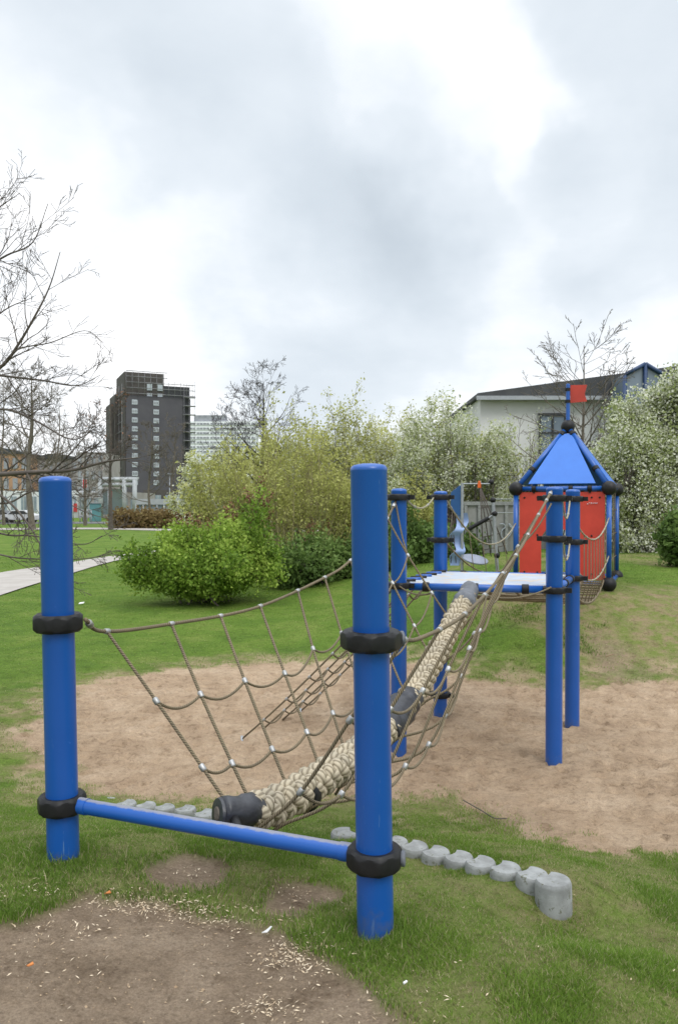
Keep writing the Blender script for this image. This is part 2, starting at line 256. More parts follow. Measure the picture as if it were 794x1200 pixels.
class MB:
    def __init__(s): s.v = []; s.f = []; s.m = []; s.uv = []
    def tube(s, path, r, n=8, cap=True, mi=0):
        path = [Vector(p) for p in path]; N = len(path); b = len(s.v); L = 0
        rs = r if isinstance(r, (list, tuple)) else [r]*N
        t = (path[1]-path[0]).normalized(); x = t.orthogonal().normalized(); Ls = []
        for i, p in enumerate(path):
            if i: L += (p-path[i-1]).length
            Ls.append(L)
            t = (path[min(i+1, N-1)]-path[max(i-1, 0)])
            if t.length < 1e-9: t = Vector((0, 0, 1))
            t.normalize(); x = (x-t*x.dot(t))
            if x.length < 1e-6: x = t.orthogonal()
            x.normalize(); y = t.cross(x)
            for k in range(n):
                a = 2*PI*k/n; s.v.append(tuple(p+x*(math.cos(a)*rs[i])+y*(math.sin(a)*rs[i])))
        for i in range(N-1):
            for k in range(n):
                k2 = (k+1) % n; s.f.append((b+i*n+k, b+i*n+k2, b+(i+1)*n+k2, b+(i+1)*n+k)); s.m.append(mi)
                s.uv += [(k/n, Ls[i]), ((k+1)/n, Ls[i]), ((k+1)/n, Ls[i+1]), (k/n, Ls[i+1])]
        if cap:
            s.f.append(tuple(b+k for k in reversed(range(n)))); s.m.append(mi); s.uv += [(0, 0)]*n
            s.f.append(tuple(b+(N-1)*n+k for k in range(n))); s.m.append(mi); s.uv += [(0, 0)]*n
        return s
    def lathe(s, prof, base=(0,0,0), axis=(0,0,1), n=32, mi=0, rf=None):   # prof: (r, z) pairs, bottom to top
        ax = Vector(axis).normalized(); x = ax.orthogonal().normalized() if abs(ax.z) < .9 else (Vector((1,0,0))-ax*ax.x).normalized(); y = ax.cross(x); b = len(s.v); B = Vector(base)
        for (r, z) in prof:
            for k in range(n):
                a = 2*PI*k/n; rr = r; zz = z
                if rf: rr, zz = rf(a, r, z)
                s.v.append(tuple(B+ax*zz+x*(math.cos(a)*rr)+y*(math.sin(a)*rr)))
        for i in range(len(prof)-1):
            for k in range(n):
                k2 = (k+1) % n; s.f.append((b+i*n+k, b+i*n+k2, b+(i+1)*n+k2, b+(i+1)*n+k)); s.m.append(mi); s.uv += [(0, 0)]*4
        s.f.append(tuple(b+k for k in reversed(range(n)))); s.m.append(mi); s.uv += [(0, 0)]*n
        s.f.append(tuple(b+(len(prof)-1)*n+k for k in range(n))); s.m.append(mi); s.uv += [(0, 0)]*n
        return s
    def sphere(s, c, r, n=24, m=14, mi=0, sc=(1,1,1)):
        pr = [(max(r*math.sin(PI*i/m), 1e-4), -r*math.cos(PI*i/m)) for i in range(m+1)]
        b = len(s.v); s.lathe(pr, c, n=n, mi=mi)
        for i in range(b, len(s.v)):
            v = s.v[i]; s.v[i] = tuple(c[k]+(v[k]-c[k])*sc[k] for k in range(3))
        return s
    def box(s, c, size, rz=0, mi=0, R=None):
        b = len(s.v); R = R or Matrix.Rotation(rz, 3, 'Z'); c = Vector(c)
        for dz in (-1, 1):
            for dx, dy in ((-1,-1),(1,-1),(1,1),(-1,1)):
                s.v.append(tuple(c+R @ Vector((dx*size[0]/2, dy*size[1]/2, dz*size[2]/2))))
        for q in ((3,2,1,0),(4,5,6,7),(0,1,5,4),(1,2,6,5),(2,3,7,6),(3,0,4,7)): s.f.append(tuple(b+i for i in q)); s.m.append(mi); s.uv += [(0,0)]*4
        return s
    def prism(s, pts, d, mi=0):           # polygon of 3-D points given a thickness vector d
        b = len(s.v); n = len(pts); d = Vector(d); pts = [Vector(p) for p in pts]
        nrm = Vector((0,0,0))
        for i in range(n): nrm += (pts[i]-pts[0]).cross(pts[(i+1) % n]-pts[0])
        if nrm.dot(d) > 0: pts.reverse()
        for p in pts: s.v.append(tuple(p))
        for p in pts: s.v.append(tuple(p+d))
        s.f.append(tuple(b+i for i in range(n))); s.m.append(mi); s.uv += [(0,0)]*n
        s.f.append(tuple(b+n+i for i in reversed(range(n)))); s.m.append(mi); s.uv += [(0,0)]*n
        for i in range(n):
            j = (i+1) % n; s.f.append((b+j, b+i, b+n+i, b+n+j)); s.m.append(mi); s.uv += [(0,0)]*4
        return s
    def build(s, name, mats, parent=None, smooth=True, bevel=0, auto=None):
        me = bpy.data.meshes.new(name); o = bpy.data.objects.new(name, me); COL.objects.link(o)
        org = Vector((0,0,0))
        if parent is not None:
            o.parent = parent; org = Vector(parent['_w']); o['_w'] = tuple(org)
        V = [tuple(Vector(v)-org) for v in s.v] if parent is not None else s.v
        me.from_pydata(V, [], s.f)
        uvl = me.uv_layers.new(name='UVMap'); uvl.data.foreach_set('uv', np.array(s.uv, np.float32).ravel())
        if not isinstance(mats, (list, tuple)): mats = [mats]
        for m in mats: me.materials.append(m)
        if len(mats) > 1: me.polygons.foreach_set('material_index', s.m)
        if smooth: me.polygons.foreach_set('use_smooth', [True]*len(s.f))
        me.update()
        if smooth and auto is not None: me.set_sharp_from_angle(angle=math.radians(auto))
        if bevel:
            md = o.modifiers.new('bevel', 'BEVEL'); md.width = bevel; md.segments = 2; md.limit_method = 'ANGLE'
        return o
def np_mesh(name, V, Fq, mats, parent=None, v=None, mi=None, smooth=False):
    me = bpy.data.meshes.new(name); k = Fq.shape[1]; nF = len(Fq)
    if parent is not None: V = V-np.array(tuple(parent['_w']))
    me.vertices.add(len(V)); me.vertices.foreach_set('co', V.astype(np.float32).ravel())
    me.loops.add(nF*k); me.loops.foreach_set('vertex_index', Fq.astype(np.int32).ravel())
    me.polygons.add(nF); me.polygons.foreach_set('loop_start', np.arange(nF, dtype=np.int32)*k); me.polygons.foreach_set('loop_total', np.full(nF, k, np.int32))
    if not isinstance(mats, (list, tuple)): mats = [mats]
    for m in mats: me.materials.append(m)
    if mi is not None: me.polygons.foreach_set('material_index', mi.astype(np.int32))
    if smooth: me.polygons.foreach_set('use_smooth', np.ones(nF, bool))
    me.update(calc_edges=True)
    if v is not None:
        for an, av in (v.items() if isinstance(v, dict) else [('v', v)]):
            a = me.attributes.new(an, 'FLOAT', 'FACE' if len(av) == nF and len(av) != len(V) else 'POINT'); a.data.foreach_set('value', av.astype(np.float32))
    o = bpy.data.objects.new(name, me); COL.objects.link(o)
    if parent is not None: o.parent = parent; o['_w'] = tuple(parent['_w'])
    return o

# ------------------------------------------------------------------ terrain sheets
def axis_x():
    a = list(np.arange(-6.5, 6.5, .04)); s = .04; x = a[-1]; r = []
    while x < 1600: s *= 1.035; x += s; r.append(x)
    return np.array([-q for q in reversed(r)]+a+r)
def axis_y():
    a = list(np.arange(1.8, 10.4, .035)); s = .035; y = a[-1]; r = []
    while y < 2500: s *= 1.03; y += s; r.append(y)
    s = .035; y = 1.8; l = []
    while y > -60: s *= 1.12; y -= s; l.append(y)
    return np.array(list(reversed(l))+a+r)
gx, gy = axis_x(), axis_y(); X, Y = np.meshgrid(gx, gy); shp = X.shape
x, y = X.ravel(), Y.ravel(); z = hbase(x, y); sa, di, wo = masks(x, y)
dz = np.zeros(X.shape)
for (dx_, dy_), r_, d_ in zip(DIMP, DR, DD):
    i0, i1 = np.searchsorted(gx, [dx_-r_*2, dx_+r_*2]); j0, j1 = np.searchsorted(gy, [dy_-r_*2, dy_+r_*2])
    q = ((X[j0:j1, i0:i1]-dx_)**2+((Y[j0:j1, i0:i1]-dy_))**2)/(r_*r_)
    dz[j0:j1, i0:i1] += d_*(-np.exp(-q*1.6)+.55*np.exp(-((np.sqrt(q)-1.15)**2)*8))
dz = np.clip(dz, -.04, .022)
z = z+dz.ravel()*sa+(fbm(x*4, y*4, 5)-.5)*.03*(y < 30)+(fbm(x*14, y*14, 6)-.5)*.012*di*(y < 12)-.03*di-.02*sa
Vt = np.c_[x, y, z]; ny, nx = shp
ii = (np.arange(ny-1)[:, None]*nx+np.arange(nx-1)[None, :]).ravel()
FQ = np.c_[ii, ii+1, ii+nx+1, ii+nx]
cl = np.zeros(len(ii), int); sf = sa[FQ].mean(1); df = di[FQ].mean(1); cl[sf > .5] = 1; cl[(df > .5) & (sf <= .5)] = 2
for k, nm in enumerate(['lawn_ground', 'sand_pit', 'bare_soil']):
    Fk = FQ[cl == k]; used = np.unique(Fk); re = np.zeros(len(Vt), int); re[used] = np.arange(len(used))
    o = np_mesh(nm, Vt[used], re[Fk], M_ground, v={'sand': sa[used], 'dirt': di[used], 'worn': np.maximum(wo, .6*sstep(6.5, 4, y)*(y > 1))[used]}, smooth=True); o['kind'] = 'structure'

def strip(name, left, right, m, off=.03):
    b = MB(); L = crv(left, 10); R = crv(right, 10); n = len(L)
    for a, c in zip(L, R):
        for t in (0, .5, 1):
            p = a.lerp(c, t); b.v.append((p.x, p.y, h1(p.x, p.y)+off))
    for i in range(n-1):
        for j in range(2): q = i*3+j; b.f.append((q, q+1, q+4, q+3)); b.m.append(0); b.uv += [(0,0)]*4
    o = b.build(name, m); o['kind'] = 'structure'; return o
M_path = mat('pale_paving', (.34, .31, .28), (.42, .39, .36), .9, 1.5, bmp=.3, bdist=.01, bscale=12)
M_road = mat('asphalt', (.10, .10, .10), (.14, .14, .135), .9, 3)
strip('path', [hit(-150, 752), hit(0, 699), hit(60, 680), hit(140, 657), hit(230, 645)], [hit(-150, 700), hit(0, 672), hit(70, 662), hit(140, 651), hit(230, 640)], M_path)
strip('upper_path', [Vector((-60, 58, 0)), Vector((-30, 64, 0)), Vector((-20, 66, 0)), Vector((-8, 58, 0)), Vector((6, 52, 0))], [Vector((-60, 62, 0)), Vector((-30, 69, 0)), Vector((-19.5, 70, 0)), Vector((-7, 61, 0)), Vector((7, 54.5, 0))], M_path)
strip('road', [Vector((-200, 84, 0)), Vector((-60, 84, 0)), Vector((0, 84, 0)), Vector((60, 84, 0))], [Vector((-200, 93, 0)), Vector((-60, 93, 0)), Vector((0, 93, 0)), Vector((60, 93, 0))], M_road)

# ------------------------------------------------------------------ grass
def grass():
    N = 1200000
    D = np.r_[2.2*(32/2.2)**(RNG.random(650000)**.95), 2.15*(6.2/2.15)**(RNG.random(550000))]; u = RNG.uniform(-1, 1, N)
    x = u*(.5*D+.7); y = D
    tn = fbm(x*3.2, y*3.2, 55); tn2 = fbm(x*.8, y*.8, 71)
    sa, di, wo = masks(x, y)
    # individual tufts thin out over sand, soil and worn ground
    p = (1-sa)*(1-di)*(1-.5*wo)*(.55+.45*sstep(.34, .6, tn))*(1-.2*sstep(5, 3.5, y)*sstep(.5, .62, fbm(x*2.1, y*2.1, 91))); p += .22*(sa > .1)*(1-sa)+.03*(di > .2)*(di < .9)
    p = p*np.where(y < 5.5, 1.0, .8); k = RNG.random(N) < p; x, y, tn, tn2, wo, sa, di = x[k], y[k], tn[k], tn2[k], wo[k], sa[k], di[k]
    # ragged long tufts round the posts and on the bank
    ex = []
    for c, n, r in ((P1, 900, .2), (P2, 1300, .22)):
        a = RNG.uniform(0, 2*PI, n); rr = .075+np.abs(RNG.normal(0, r*.5, n)); ex.append(np.c_[c.x+np.cos(a)*rr, c.y+np.sin(a)*rr])
    a = RNG.normal(0, 1, (5200, 2))*[.32, .16]; cc = np.array([(-.45, 3.3), (-.9, 3.45), (.35, 4.35), (-1.6, 3.6), (-.1, 2.95)])[RNG.integers(0, 5, 5200)]; ex.append((a*[.6, .6]+cc)[::2])
    nb_ = 22000; bx_ = np.c_[RNG.uniform(.4, 3.8, nb_), 9.3+2.7*RNG.beta(1.8, 1.6, nb_)]; bx_ = bx_[fbm(bx_[:, 0]*2.2, bx_[:, 1]*2.2, 77)+RNG.normal(0, .07, nb_)-.25*sstep(3, 3.8, bx_[:, 0])-.3*sstep(10, 9.3, bx_[:, 1]) > .46]; bx_ = bx_[masks(bx_[:, 0], bx_[:, 1])[0] < .3]; ex.append(bx_)
    ex = np.vstack(ex); ks = masks(ex[:, 0], ex[:, 1])[1] < .6; ex = ex[ks]
    n0 = len(x); x = np.r_[x, ex[:, 0]]; y = np.r_[y, ex[:, 1]]; n = len(x)
    D = y; tn = np.r_[tn, np.full(n-n0, .6)]; tn2 = np.r_[tn2, np.full(n-n0, .4)]; wo = np.r_[wo, np.zeros(n-n0)]
    tall = np.r_[np.zeros(n0), np.ones(n-n0)]
    z = hbase(x, y)+(fbm(x*4, y*4, 5)-.5)*.03-.012
    sc = np.clip(D/5, 1, 6)
    near = sstep(6.5, 3.5, y)
    h = (.010+.015*RNG.random(n)+.012*near*sstep(.45, .7, tn))*(1+.10*(sc-1))+tall*RNG.uniform(.0, .05, n)*(.35+.65*RNG.random(n))
    w = (.0032+.002*RNG.random(n))*sc*.8
    a = RNG.uniform(0, 2*PI, n); lean = RNG.uniform(.15, .95, n); la = RNG.uniform(0, 2*PI, n)
    dx, dy = np.cos(a)*w, np.sin(a)*w; lx, ly = np.cos(la)*lean*h, np.sin(la)*lean*h
    B = np.c_[x, y, z]
    V = np.empty((n, 5, 3)); V[:, 0] = B-np.c_[dx, dy, 0*dx]/2; V[:, 1] = B+np.c_[dx, dy, 0*dx]/2
    mid = B+np.c_[lx*.35, ly*.35, h*.62]; V[:, 2] = mid+np.c_[dx, dy, 0*dx]*.38; V[:, 3] = mid-np.c_[dx, dy, 0*dx]*.38
    V[:, 4] = B+np.c_[lx, ly, h]
    b = np.arange(n)*5; T = np.empty((n, 3, 3), int)
    T[:, 0] = np.c_[b, b+1, b+2]; T[:, 1] = np.c_[b, b+2, b+3]; T[:, 2] = np.c_[b+3, b+2, b+4]
    v = np.clip(.08+.62*tn2+RNG.normal(0, .15, n)+.25*wo+.12*(tn-.5)-.14*sstep(6, 11, y)*(1-wo), 0, .85)
    dry = RNG.random(n) < (.05+.28*wo+.20*near*sstep(.62, .38, tn)+.06*near); v = np.where(dry, RNG.uniform(.85, 1, n), v)
    o = np_mesh('grass', V.reshape(-1, 3), T.reshape(-1, 3), M_grass, v=np.repeat(v, 5)); o['kind'] = 'stuff'; tag(o, 'short green grass with ragged tufts covering the lawn and bank', 'grass')
grass()

# pale chips on the bare soil
def chips():
    cs = [(170,1058,.15,.035,300), (225,1068,.16,.05,330), (60,1085,.10,.04,60), (335,1115,.06,.07,200), (310,1178,.06,.04,110), (370,1130,.05,.06,90), (200,1120,.5,.2,170), (30,1050,.15,.06,60), (347,1045,.06,.05,40), (222,1019,.06,.04,36), (430,1185,.2,.06,70), (700,1150,.4,.3,16)]
    V = []; T = []; vv = []
    for px, py, sx, sy, n in cs:
        c = hit(px, py)
        for _ in range(n):
            x = c.x+random.gauss(0, sx); y = c.y+random.gauss(0, sy); z = h1(x, y)+float((fbm(np.array([x*4.]), np.array([y*4.]), 5)[0]-.5)*.03)-.03*float(masks(np.array([x]), np.array([y]))[1][0])+.004+random.random()*.007
            q_ = random.choice((.6, .8, 1, 1.2)); L = random.uniform(.009, .023)*q_; W = random.uniform(.0028, .0056)*q_; a = random.uniform(0, PI); e = random.gauss(0, .3)
            R = Matrix.Rotation(a, 3, 'Z') @ Matrix.Rotation(e, 3, 'Y') @ Matrix.Rotation(random.uniform(-.8, .8), 3, 'X'); b = len(V); P = Vector((x, y, z))
            for q in ((-L/2,0,0),(0,-W/2,.0008),(L/2,0,0),(0,W/2,.0008),(0,0,W*.55)): V.append(tuple(P+R @ Vector(q)))
            T += [(b,b+1,b+4),(b+1,b+2,b+4),(b+2,b+3,b+4),(b+3,b,b+4)]; vv += [random.betavariate(1.7, 1.2)]*5
    o = np_mesh('husk_litter', np.array(V), np.array(T), M_husk, v=np.array(vv)); o['kind'] = 'stuff'; tag(o, 'pale straw-coloured husks scattered over the bare brown soil', 'litter')
chips()
def pebbles():
    V = []; T = []; vv = []
    for _ in range(1500):
        x = random.uniform(-2.4, .4); y = random.uniform(1.9, 3.3)
        if masks(np.array([x]), np.array([y]))[1][0] < .6: continue
        z = h1(x, y)-.03+float((fbm(np.array([x*4.]), np.array([y*4.]), 5)[0]-.5)*.03)+.001; r = random.uniform(.0012, .0042)*(1.8 if random.random() < .05 else 1); b = len(V)
        for q in ((1,0,0),(0,1,0),(-1,0,0),(0,-1,0),(0,0,1)): V.append((x+q[0]*r*random.uniform(.7,1.3), y+q[1]*r*random.uniform(.7,1.3), z+q[2]*r))
        T += [(b,b+1,b+4),(b+1,b+2,b+4),(b+2,b+3,b+4),(b+3,b,b+4)]; vv += [random.random()*.3]*5
    o = np_mesh('soil_crumbs', np.array(V), np.array(T), M_husk, v=np.array(vv)); o['kind'] = 'stuff'; tag(o, 'small brown crumbs and grit on the bare soil', 'soil crumbs')
pebbles()
M_white = mat('white_paper', (.75, .75, .74), (.65, .66, .67), .7, 20); M_orl = mat('orange_leaf', (.55, .2, .05), (.4, .13, .03), .7, 30)
def litter(px, py, pts, name, m, label, cat, group=None, th=.003, dz=-.012):
    c = hit(px, py); z = h1(c.x, c.y)+dz; b = MB(); b.prism([(c.x+p[0], c.y+p[1], z+(p[2] if len(p) > 2 else 0)) for p in pts], (0, 0, th)); o = b.build(name, m, smooth=False); o.data.update(); tag(o, label, cat, group)
litter(312, 1092, [(-.018,-.012,.004),(.004,-.016,.008),(.02,.006,.018),(.014,.02,.012),(-.004,.004,.004)], 'paper_scrap', M_white, 'crumpled white paper scrap lying on the soil among husks', 'paper scrap')
litter(33, 1133, [(-.012,0,.004),(0,-.01,.008),(.014,0,.01),(.006,.01,.012)], 'dead_leaf', M_orl, 'small orange dead leaf on the bare soil at lower left', 'leaf')
litter(125, 1048, [(-.014,0,.004),(0,-.01,.01),(.014,0,.008),(.004,.012,.012)], 'dead_leaf', M_orl, 'small orange dead leaf among husks at the edge of the grass', 'leaf')
c = hit(475, 1166); b = MB(); b.tube([c+Vector((-.006, .0, .028)), c+Vector((.006, .008, .03))], .004, 8); tag(b.build('cigarette_butt', M_white, auto=40), 'short white cigarette butt in grass below the nearest post', 'cigarette butt')
c = hit(95, 709); b = MB(); b.prism([(c.x-.05, c.y-.03, c.z+.02), (c.x+.05, c.y-.02, c.z+.03), (c.x+.06, c.y+.04, c.z+.05), (c.x-.04, c.y+.03, c.z+.04)], (0, 0, .012)); tag(b.build('paper_litter', M_white, smooth=False), 'white scrap of litter on the lawn beyond the left post', 'litter')
c = hit(715, 772)
b = MB(); b.tube([c+Vector((-.08, -.05, .03)), c+Vector((.02, .0, .05)), c+Vector((.10, .1, .03))], [.006, .007, .003], 5); tag(b.build('stick', M_husk), 'pale broken stick on the worn bank right of the platform', 'stick')
pa, pb, pc = hit(565, 955), hit(580, 962), hit(543, 941); b = MB(); b.tube(crv([pc+Vector((0,0,.012)), pa+Vector((0,0,.02)), pb+Vector((0,0,.01)), pb+Vector((.08,-.03,.02))], 5), [.004]*15+[.002], 5); tag(b.build('stick', M_barkd), 'thin dark twig lying where grass meets the sand', 'stick')

# ------------------------------------------------------------------ palisade stones
ST = [(651,1033,3.35),(623,1025,3.46),(594,1018,3.57),(564,1011,3.68),(537.5,1004.5,3.79),(511,998.5,3.90),(485,992,4.0),(463,987,4.1),(404,977,4.42),(262,957,5.0),(240,953,5.12),(217,949,5.24),(191.5,947,5.38),(170.5,944,5.52),(147.5,941.5,5.66),(124,939,5.8),(102,937,5.92)]
OR = ['tallest stone at the right end, free of the grass', 'second stone from the right end', 'third stone from the right end', 'fourth stone from the right end', 'fifth stone from the right end', 'sixth stone from the right end', 'seventh stone from the right end', 'eighth stone from the right end, tucked beside the near post',
 'lone stone just left of the near post, sunk in grass', 'stone by the black end sleeve of the rope beam', 'second stone left of the black end sleeve', 'third stone left of the black end sleeve', 'fourth stone left of the black end sleeve', 'fourth stone from the left post', 'third stone from the left post', 'second stone from the left post', 'stone nearest the left post, last of the row']
SP = [at(*s) for s in ST]
for i, (p, (px, py, D)) in enumerate(zip(SP, ST)):
    g = h1(p.x, p.y); r = .073 if i else .078
    if i in (8,): r = .08
    q = SP[i+1] if i < len(SP)-1 else p+(p-SP[i-1]); dirn = (q-p); ang = math.atan2(dirn.y, dirn.x) if i not in (8,) else .4
    z0 = g-.2; hh = p.z-z0
    def rf(a, rr, zz, ang=ang, r=r):
        da = (a-ang+PI) % (2*PI)-PI     # concave bite towards its neighbour
        if abs(da) < .75:
            cut = (r*1.5*math.cos(da)-math.sqrt(max((r*.98)**2-(r*1.5*math.sin(da))**2, 0)))
            lim = cut if cut > 0 and r*1.5*abs(math.sin(da)) < r*.98 else 9
            rr = min(rr, lim*rr/r) if lim < r else rr
        return rr, zz
    b = MB(); b.lathe([(r, 0), (r, hh-.018), (r*.97, hh-.008), (r*.90, hh), (r*.5, hh+.002), (.002, hh+.003)], (p.x, p.y, z0), (random.gauss(0, .02), random.gauss(0, .02), 1), 40, rf=rf)
    tag(b.build('edging_stone', M_conc, auto=35), 'round grey concrete edging post, '+OR[i], 'edging stone', 'round concrete stones edging the sand pit')

# ------------------------------------------------------------------ play equipment
RP = .07
def post(parent, base, top, sunk=.25, r=RP):
    b = MB(); ax = (top-base).normalized(); L = (top-base).length
    prof = [(r, -sunk), (r, L-.022)]+[(r*math.cos(t*PI/2*.97)*1.0 if t else r, L-.022+.022*math.sin(t*PI/2)) for t in (0.01, .25, .45, .65, .85)]
    prof = [(r, -sunk), (r, L-.024), (r*1.012, L-.022), (r*1.0, L-.014), (r*.93, L-.005), (r*.8, L), (r*.4, L+.005), (.002, L+.006)]
    b.lathe(prof, base, ax, 40); return b.build('post', M_blue, parent, auto=50)
def clamp(parent, c, ax=Vector((0,0,1)), ro=.118, h=.082, rot=0, bolt=None, sides=8, r=RP, name='clamp', ears=False):
    def rf(a, rr, zz):
        if rr <= r+.004: return rr, zz
        s = 2*PI/sides; da = ((a-rot+s/2) % s)-s/2; poly = math.cos(s/2)/math.cos(da)
        corner = (poly-math.cos(s/2))/(1-math.cos(s/2))
        rr2 = rr*(.12+.88*min(poly, .985))/.985 if sides else rr
        return rr2, zz*(1-.28*corner*(1 if rr > ro*.9 else 0))
    b = MB(); H = h/2
    b.lathe([(r+.001, -H*.9), (ro*.86, -H), (ro*.985, -H*.8), (ro, -H*.6), (ro, H*.6), (ro*.985, H*.8), (ro*.86, H), (r+.001, H*.9)], c, ax, 64, rf=rf)
    if ears:
        for sg in (-1, 1): b.box(Vector(c)+Vector((.92, -.38, 0))*(sg*.118), (.055, .032, h*.72), rz=-.39)
    o = b.build(name, M_black, parent, auto=40)
    if bolt is not None:
        b = MB(); d = Vector((math.cos(bolt), math.sin(bolt), 0)); p = Vector(c)+d*(ro*.93); b.lathe([(.027, 0), (.03, .006), (.03, .014), (.024, .018)], p, d, 20); b.build('bolt_cap', M_greysl, o, auto=40)
    return o
def ferrule(parent, p, d, r=.014, L=.034):
    b = MB(); d = Vector(d).normalized(); b.lathe([(r*.8, -L/2), (r, -L/2+.004), (r, L/2-.004), (r*.8, L/2)], p, d, 14); return b.build('ferrule', M_alu, parent, auto=40)
def sag(a, b, s, n=10):
    a, b = Vector(a), Vector(b); return [a.lerp(b, t/n)-Vector((0, 0, 4*s*(t/n)*(1-t/n))) for t in range(n+1)]
def pl(path, s):                         # point at fraction s of a poly-line
    k = s*(len(path)-1); i = min(int(k), len(path)-2); return path[i].lerp(path[i+1], k-i)

# --- the near rope bridge
P1b = Vector((-1.243, 3.51, -.02)); P1t = Vector((-1.274, 3.51, 1.718)); P2b = Vector((.140, 2.98, -.06)); P2t = Vector((.113, 2.98, 1.747))
bridge = empty('rope_bridge', (-.55, 3.25, 0), 'near rope bridge on two tall blue posts with olive side nets and plaited rope beam', 'rope bridge')
tag(post(bridge, P1b, P1t), 'left blue post of the rope bridge, farther from the camera'); tag(post(bridge, P2b, P2t), 'right blue post of the rope bridge, closest to the camera')
def on(b, t, z): return b.lerp(t, (z-b.z)/(t.z-b.z))
c1u, c1l, c2u, c2l = on(P1b, P1t, 1.065), on(P1b, P1t, .25), on(P2b, P2t, 1.08), on(P2b, P2t, .245)
clamp(bridge, c1u, rot=.3, ro=.112, h=.08); clamp(bridge, c1l, rot=.5, ro=.108, h=.08); clamp(bridge, c2u, rot=PI/8-.05, ro=.119, h=.076, bolt=.15); clamp(bridge, c2l, rot=.55, ro=.109, h=.08, bolt=-.12)
bd = (c2l-c1l).normalized(); b = MB(); b.tube([c1l+bd*.095, c2l-bd*.095], .033, 24); b.tube([c2l-bd*.14, c2l-bd*.09], .036, 24); b.tube([c1l+bd*.09, c1l+bd*.14], .036, 24); b.build('crossbar', M_bar, bridge, auto=50)
WK = resamp(crv([tuple(at(256,955,3.36)), tuple(at(284,953,3.42)), tuple(at(318,947,3.60)), (-.05,4.08,.19), (.2,4.64,.18), (.355,5.0,.225), (.56,5.45,.33), (.747,5.89,.49), (.98,6.43,.69), (1.10,6.70,.80), (1.14,6.80,.865)], 34), 340)
def wk(s):
    return pl(WK, s)
# plaited walkway: six strands each way over a core
wroot = MB(); core = WK[14:-6]; wroot.tube(core, .036, 12); walkway = wroot.build('plaited_beam', M_barkd, bridge)
Ls = [0]
for i in range(1, len(WK)): Ls.append(Ls[-1]+(WK[i]-WK[i-1]).length)
tot = Ls[-1]; NS = 420; frames = []; xv = None
for i in range(NS+1):
    s = i/NS*tot; j = min(max(int(np.searchsorted(Ls, s))-1, 0), len(WK)-2); t = (s-Ls[j])/(Ls[j+1]-Ls[j]+1e-9); p = WK[j].lerp(WK[j+1], t); tg = (WK[min(j+2, len(WK)-1)]-WK[max(j-1, 0)]).normalized()
    xv = tg.cross(Vector((0,0,1))).normalized(); yv = tg.cross(xv); frames.append((p, xv, yv, s))
om = 17; nst = 4; b = MB()
for sg in (1, -1):
    for k in range(nst):
        path = []; rr = []
        for (p, xv, yv, s) in frames[16:-14]:
            th = sg*om*s+2*PI*k/nst; rad = .050+sg*.013*math.cos(nst*om*s)+.003*math.sin(s*9+k)
            path.append(p+xv*(math.cos(th)*rad)+yv*(math.sin(th)*rad)); rr.append(.0275*(1+sg*.16*math.cos(nst*om*s))+.002*math.sin(s*23+k*2+sg)+.0015*math.sin(s*61+k))
        b.tube(path, rr, 8)
b.build('plaited_rope', M_braid, walkway)
def sleeve(name, s0, s1, r, m, lumps=3, label=None, hollow=False):
    b = MB(); N = 22; pts = []; rr = []
    for i in range(N+1):
        s = s0+(s1-s0)*i/N; pts.append(wk(s)); e = min(i, N-i)/N; rr.append(r*(.8+.2*min(1, e*9))+r*.07*math.sin(lumps*2*PI*i/N+.6))
    b.tube(pts, rr, 28)
    for i, v in enumerate(b.v):
        p = Vector(v); n = r*.26*(fbm(np.array([p.x*14+p.z*11]), np.array([p.y*14-p.z*9]), 4)[0]-.5)*2; c = pts[min(i//28, N)]; d = p-c; b.v[i] = tuple(c+d*(1+n/max(r, .01)))
    o = b.build(name, m, bridge, auto=60)
    if label: tag(o, label)
    return o
s1_ = sleeve('end_sleeve', .0, .056, .072, M_sleeve, 2, 'black rubber sleeve over the rope beam end at the crossbar')
d0 = (WK[1]-WK[0]).normalized(); b = MB(); b.lathe([(.058, -.02), (.068, -.004), (.064, .008), (.044, .01)], WK[0], (-d0), 24); b.build('rim', M_sleeve, s1_, auto=50)
b = MB(); b.lathe([(.03, 0), (.03, .012), (.024, .014)], WK[0], -d0, 20); b.build('rope_end', M_bark, s1_)
b = MB(); b.tube([WK[5], c1l+(c2l-c1l)*.61], .02, 10); b.build('hanger', M_black, s1_)
spx = lambda px: min(range(341), key=lambda i: abs(CX+F*WK[i].x/WK[i].y-px))/340
sleeve('middle_sleeve', spx(452), spx(481), .100, M_sleeve, 2, 'dark sleeve around the middle of the rope beam')
sleeve('end_sleeve', .925, 1., .09, M_greysl, 1, 'faded grey sleeve at the platform end of the rope beam')
for s in (.155, .27): 
    p = wk(s); t = (wk(s+.02)-wk(s-.02)).normalized(); b = MB(); b.lathe([(.08, -.03), (.09, -.02), (.09, .02), (.08, .03)], p-Vector((0, 0, .028)), t, 24); b.build('strap', M_black, walkway, auto=50)

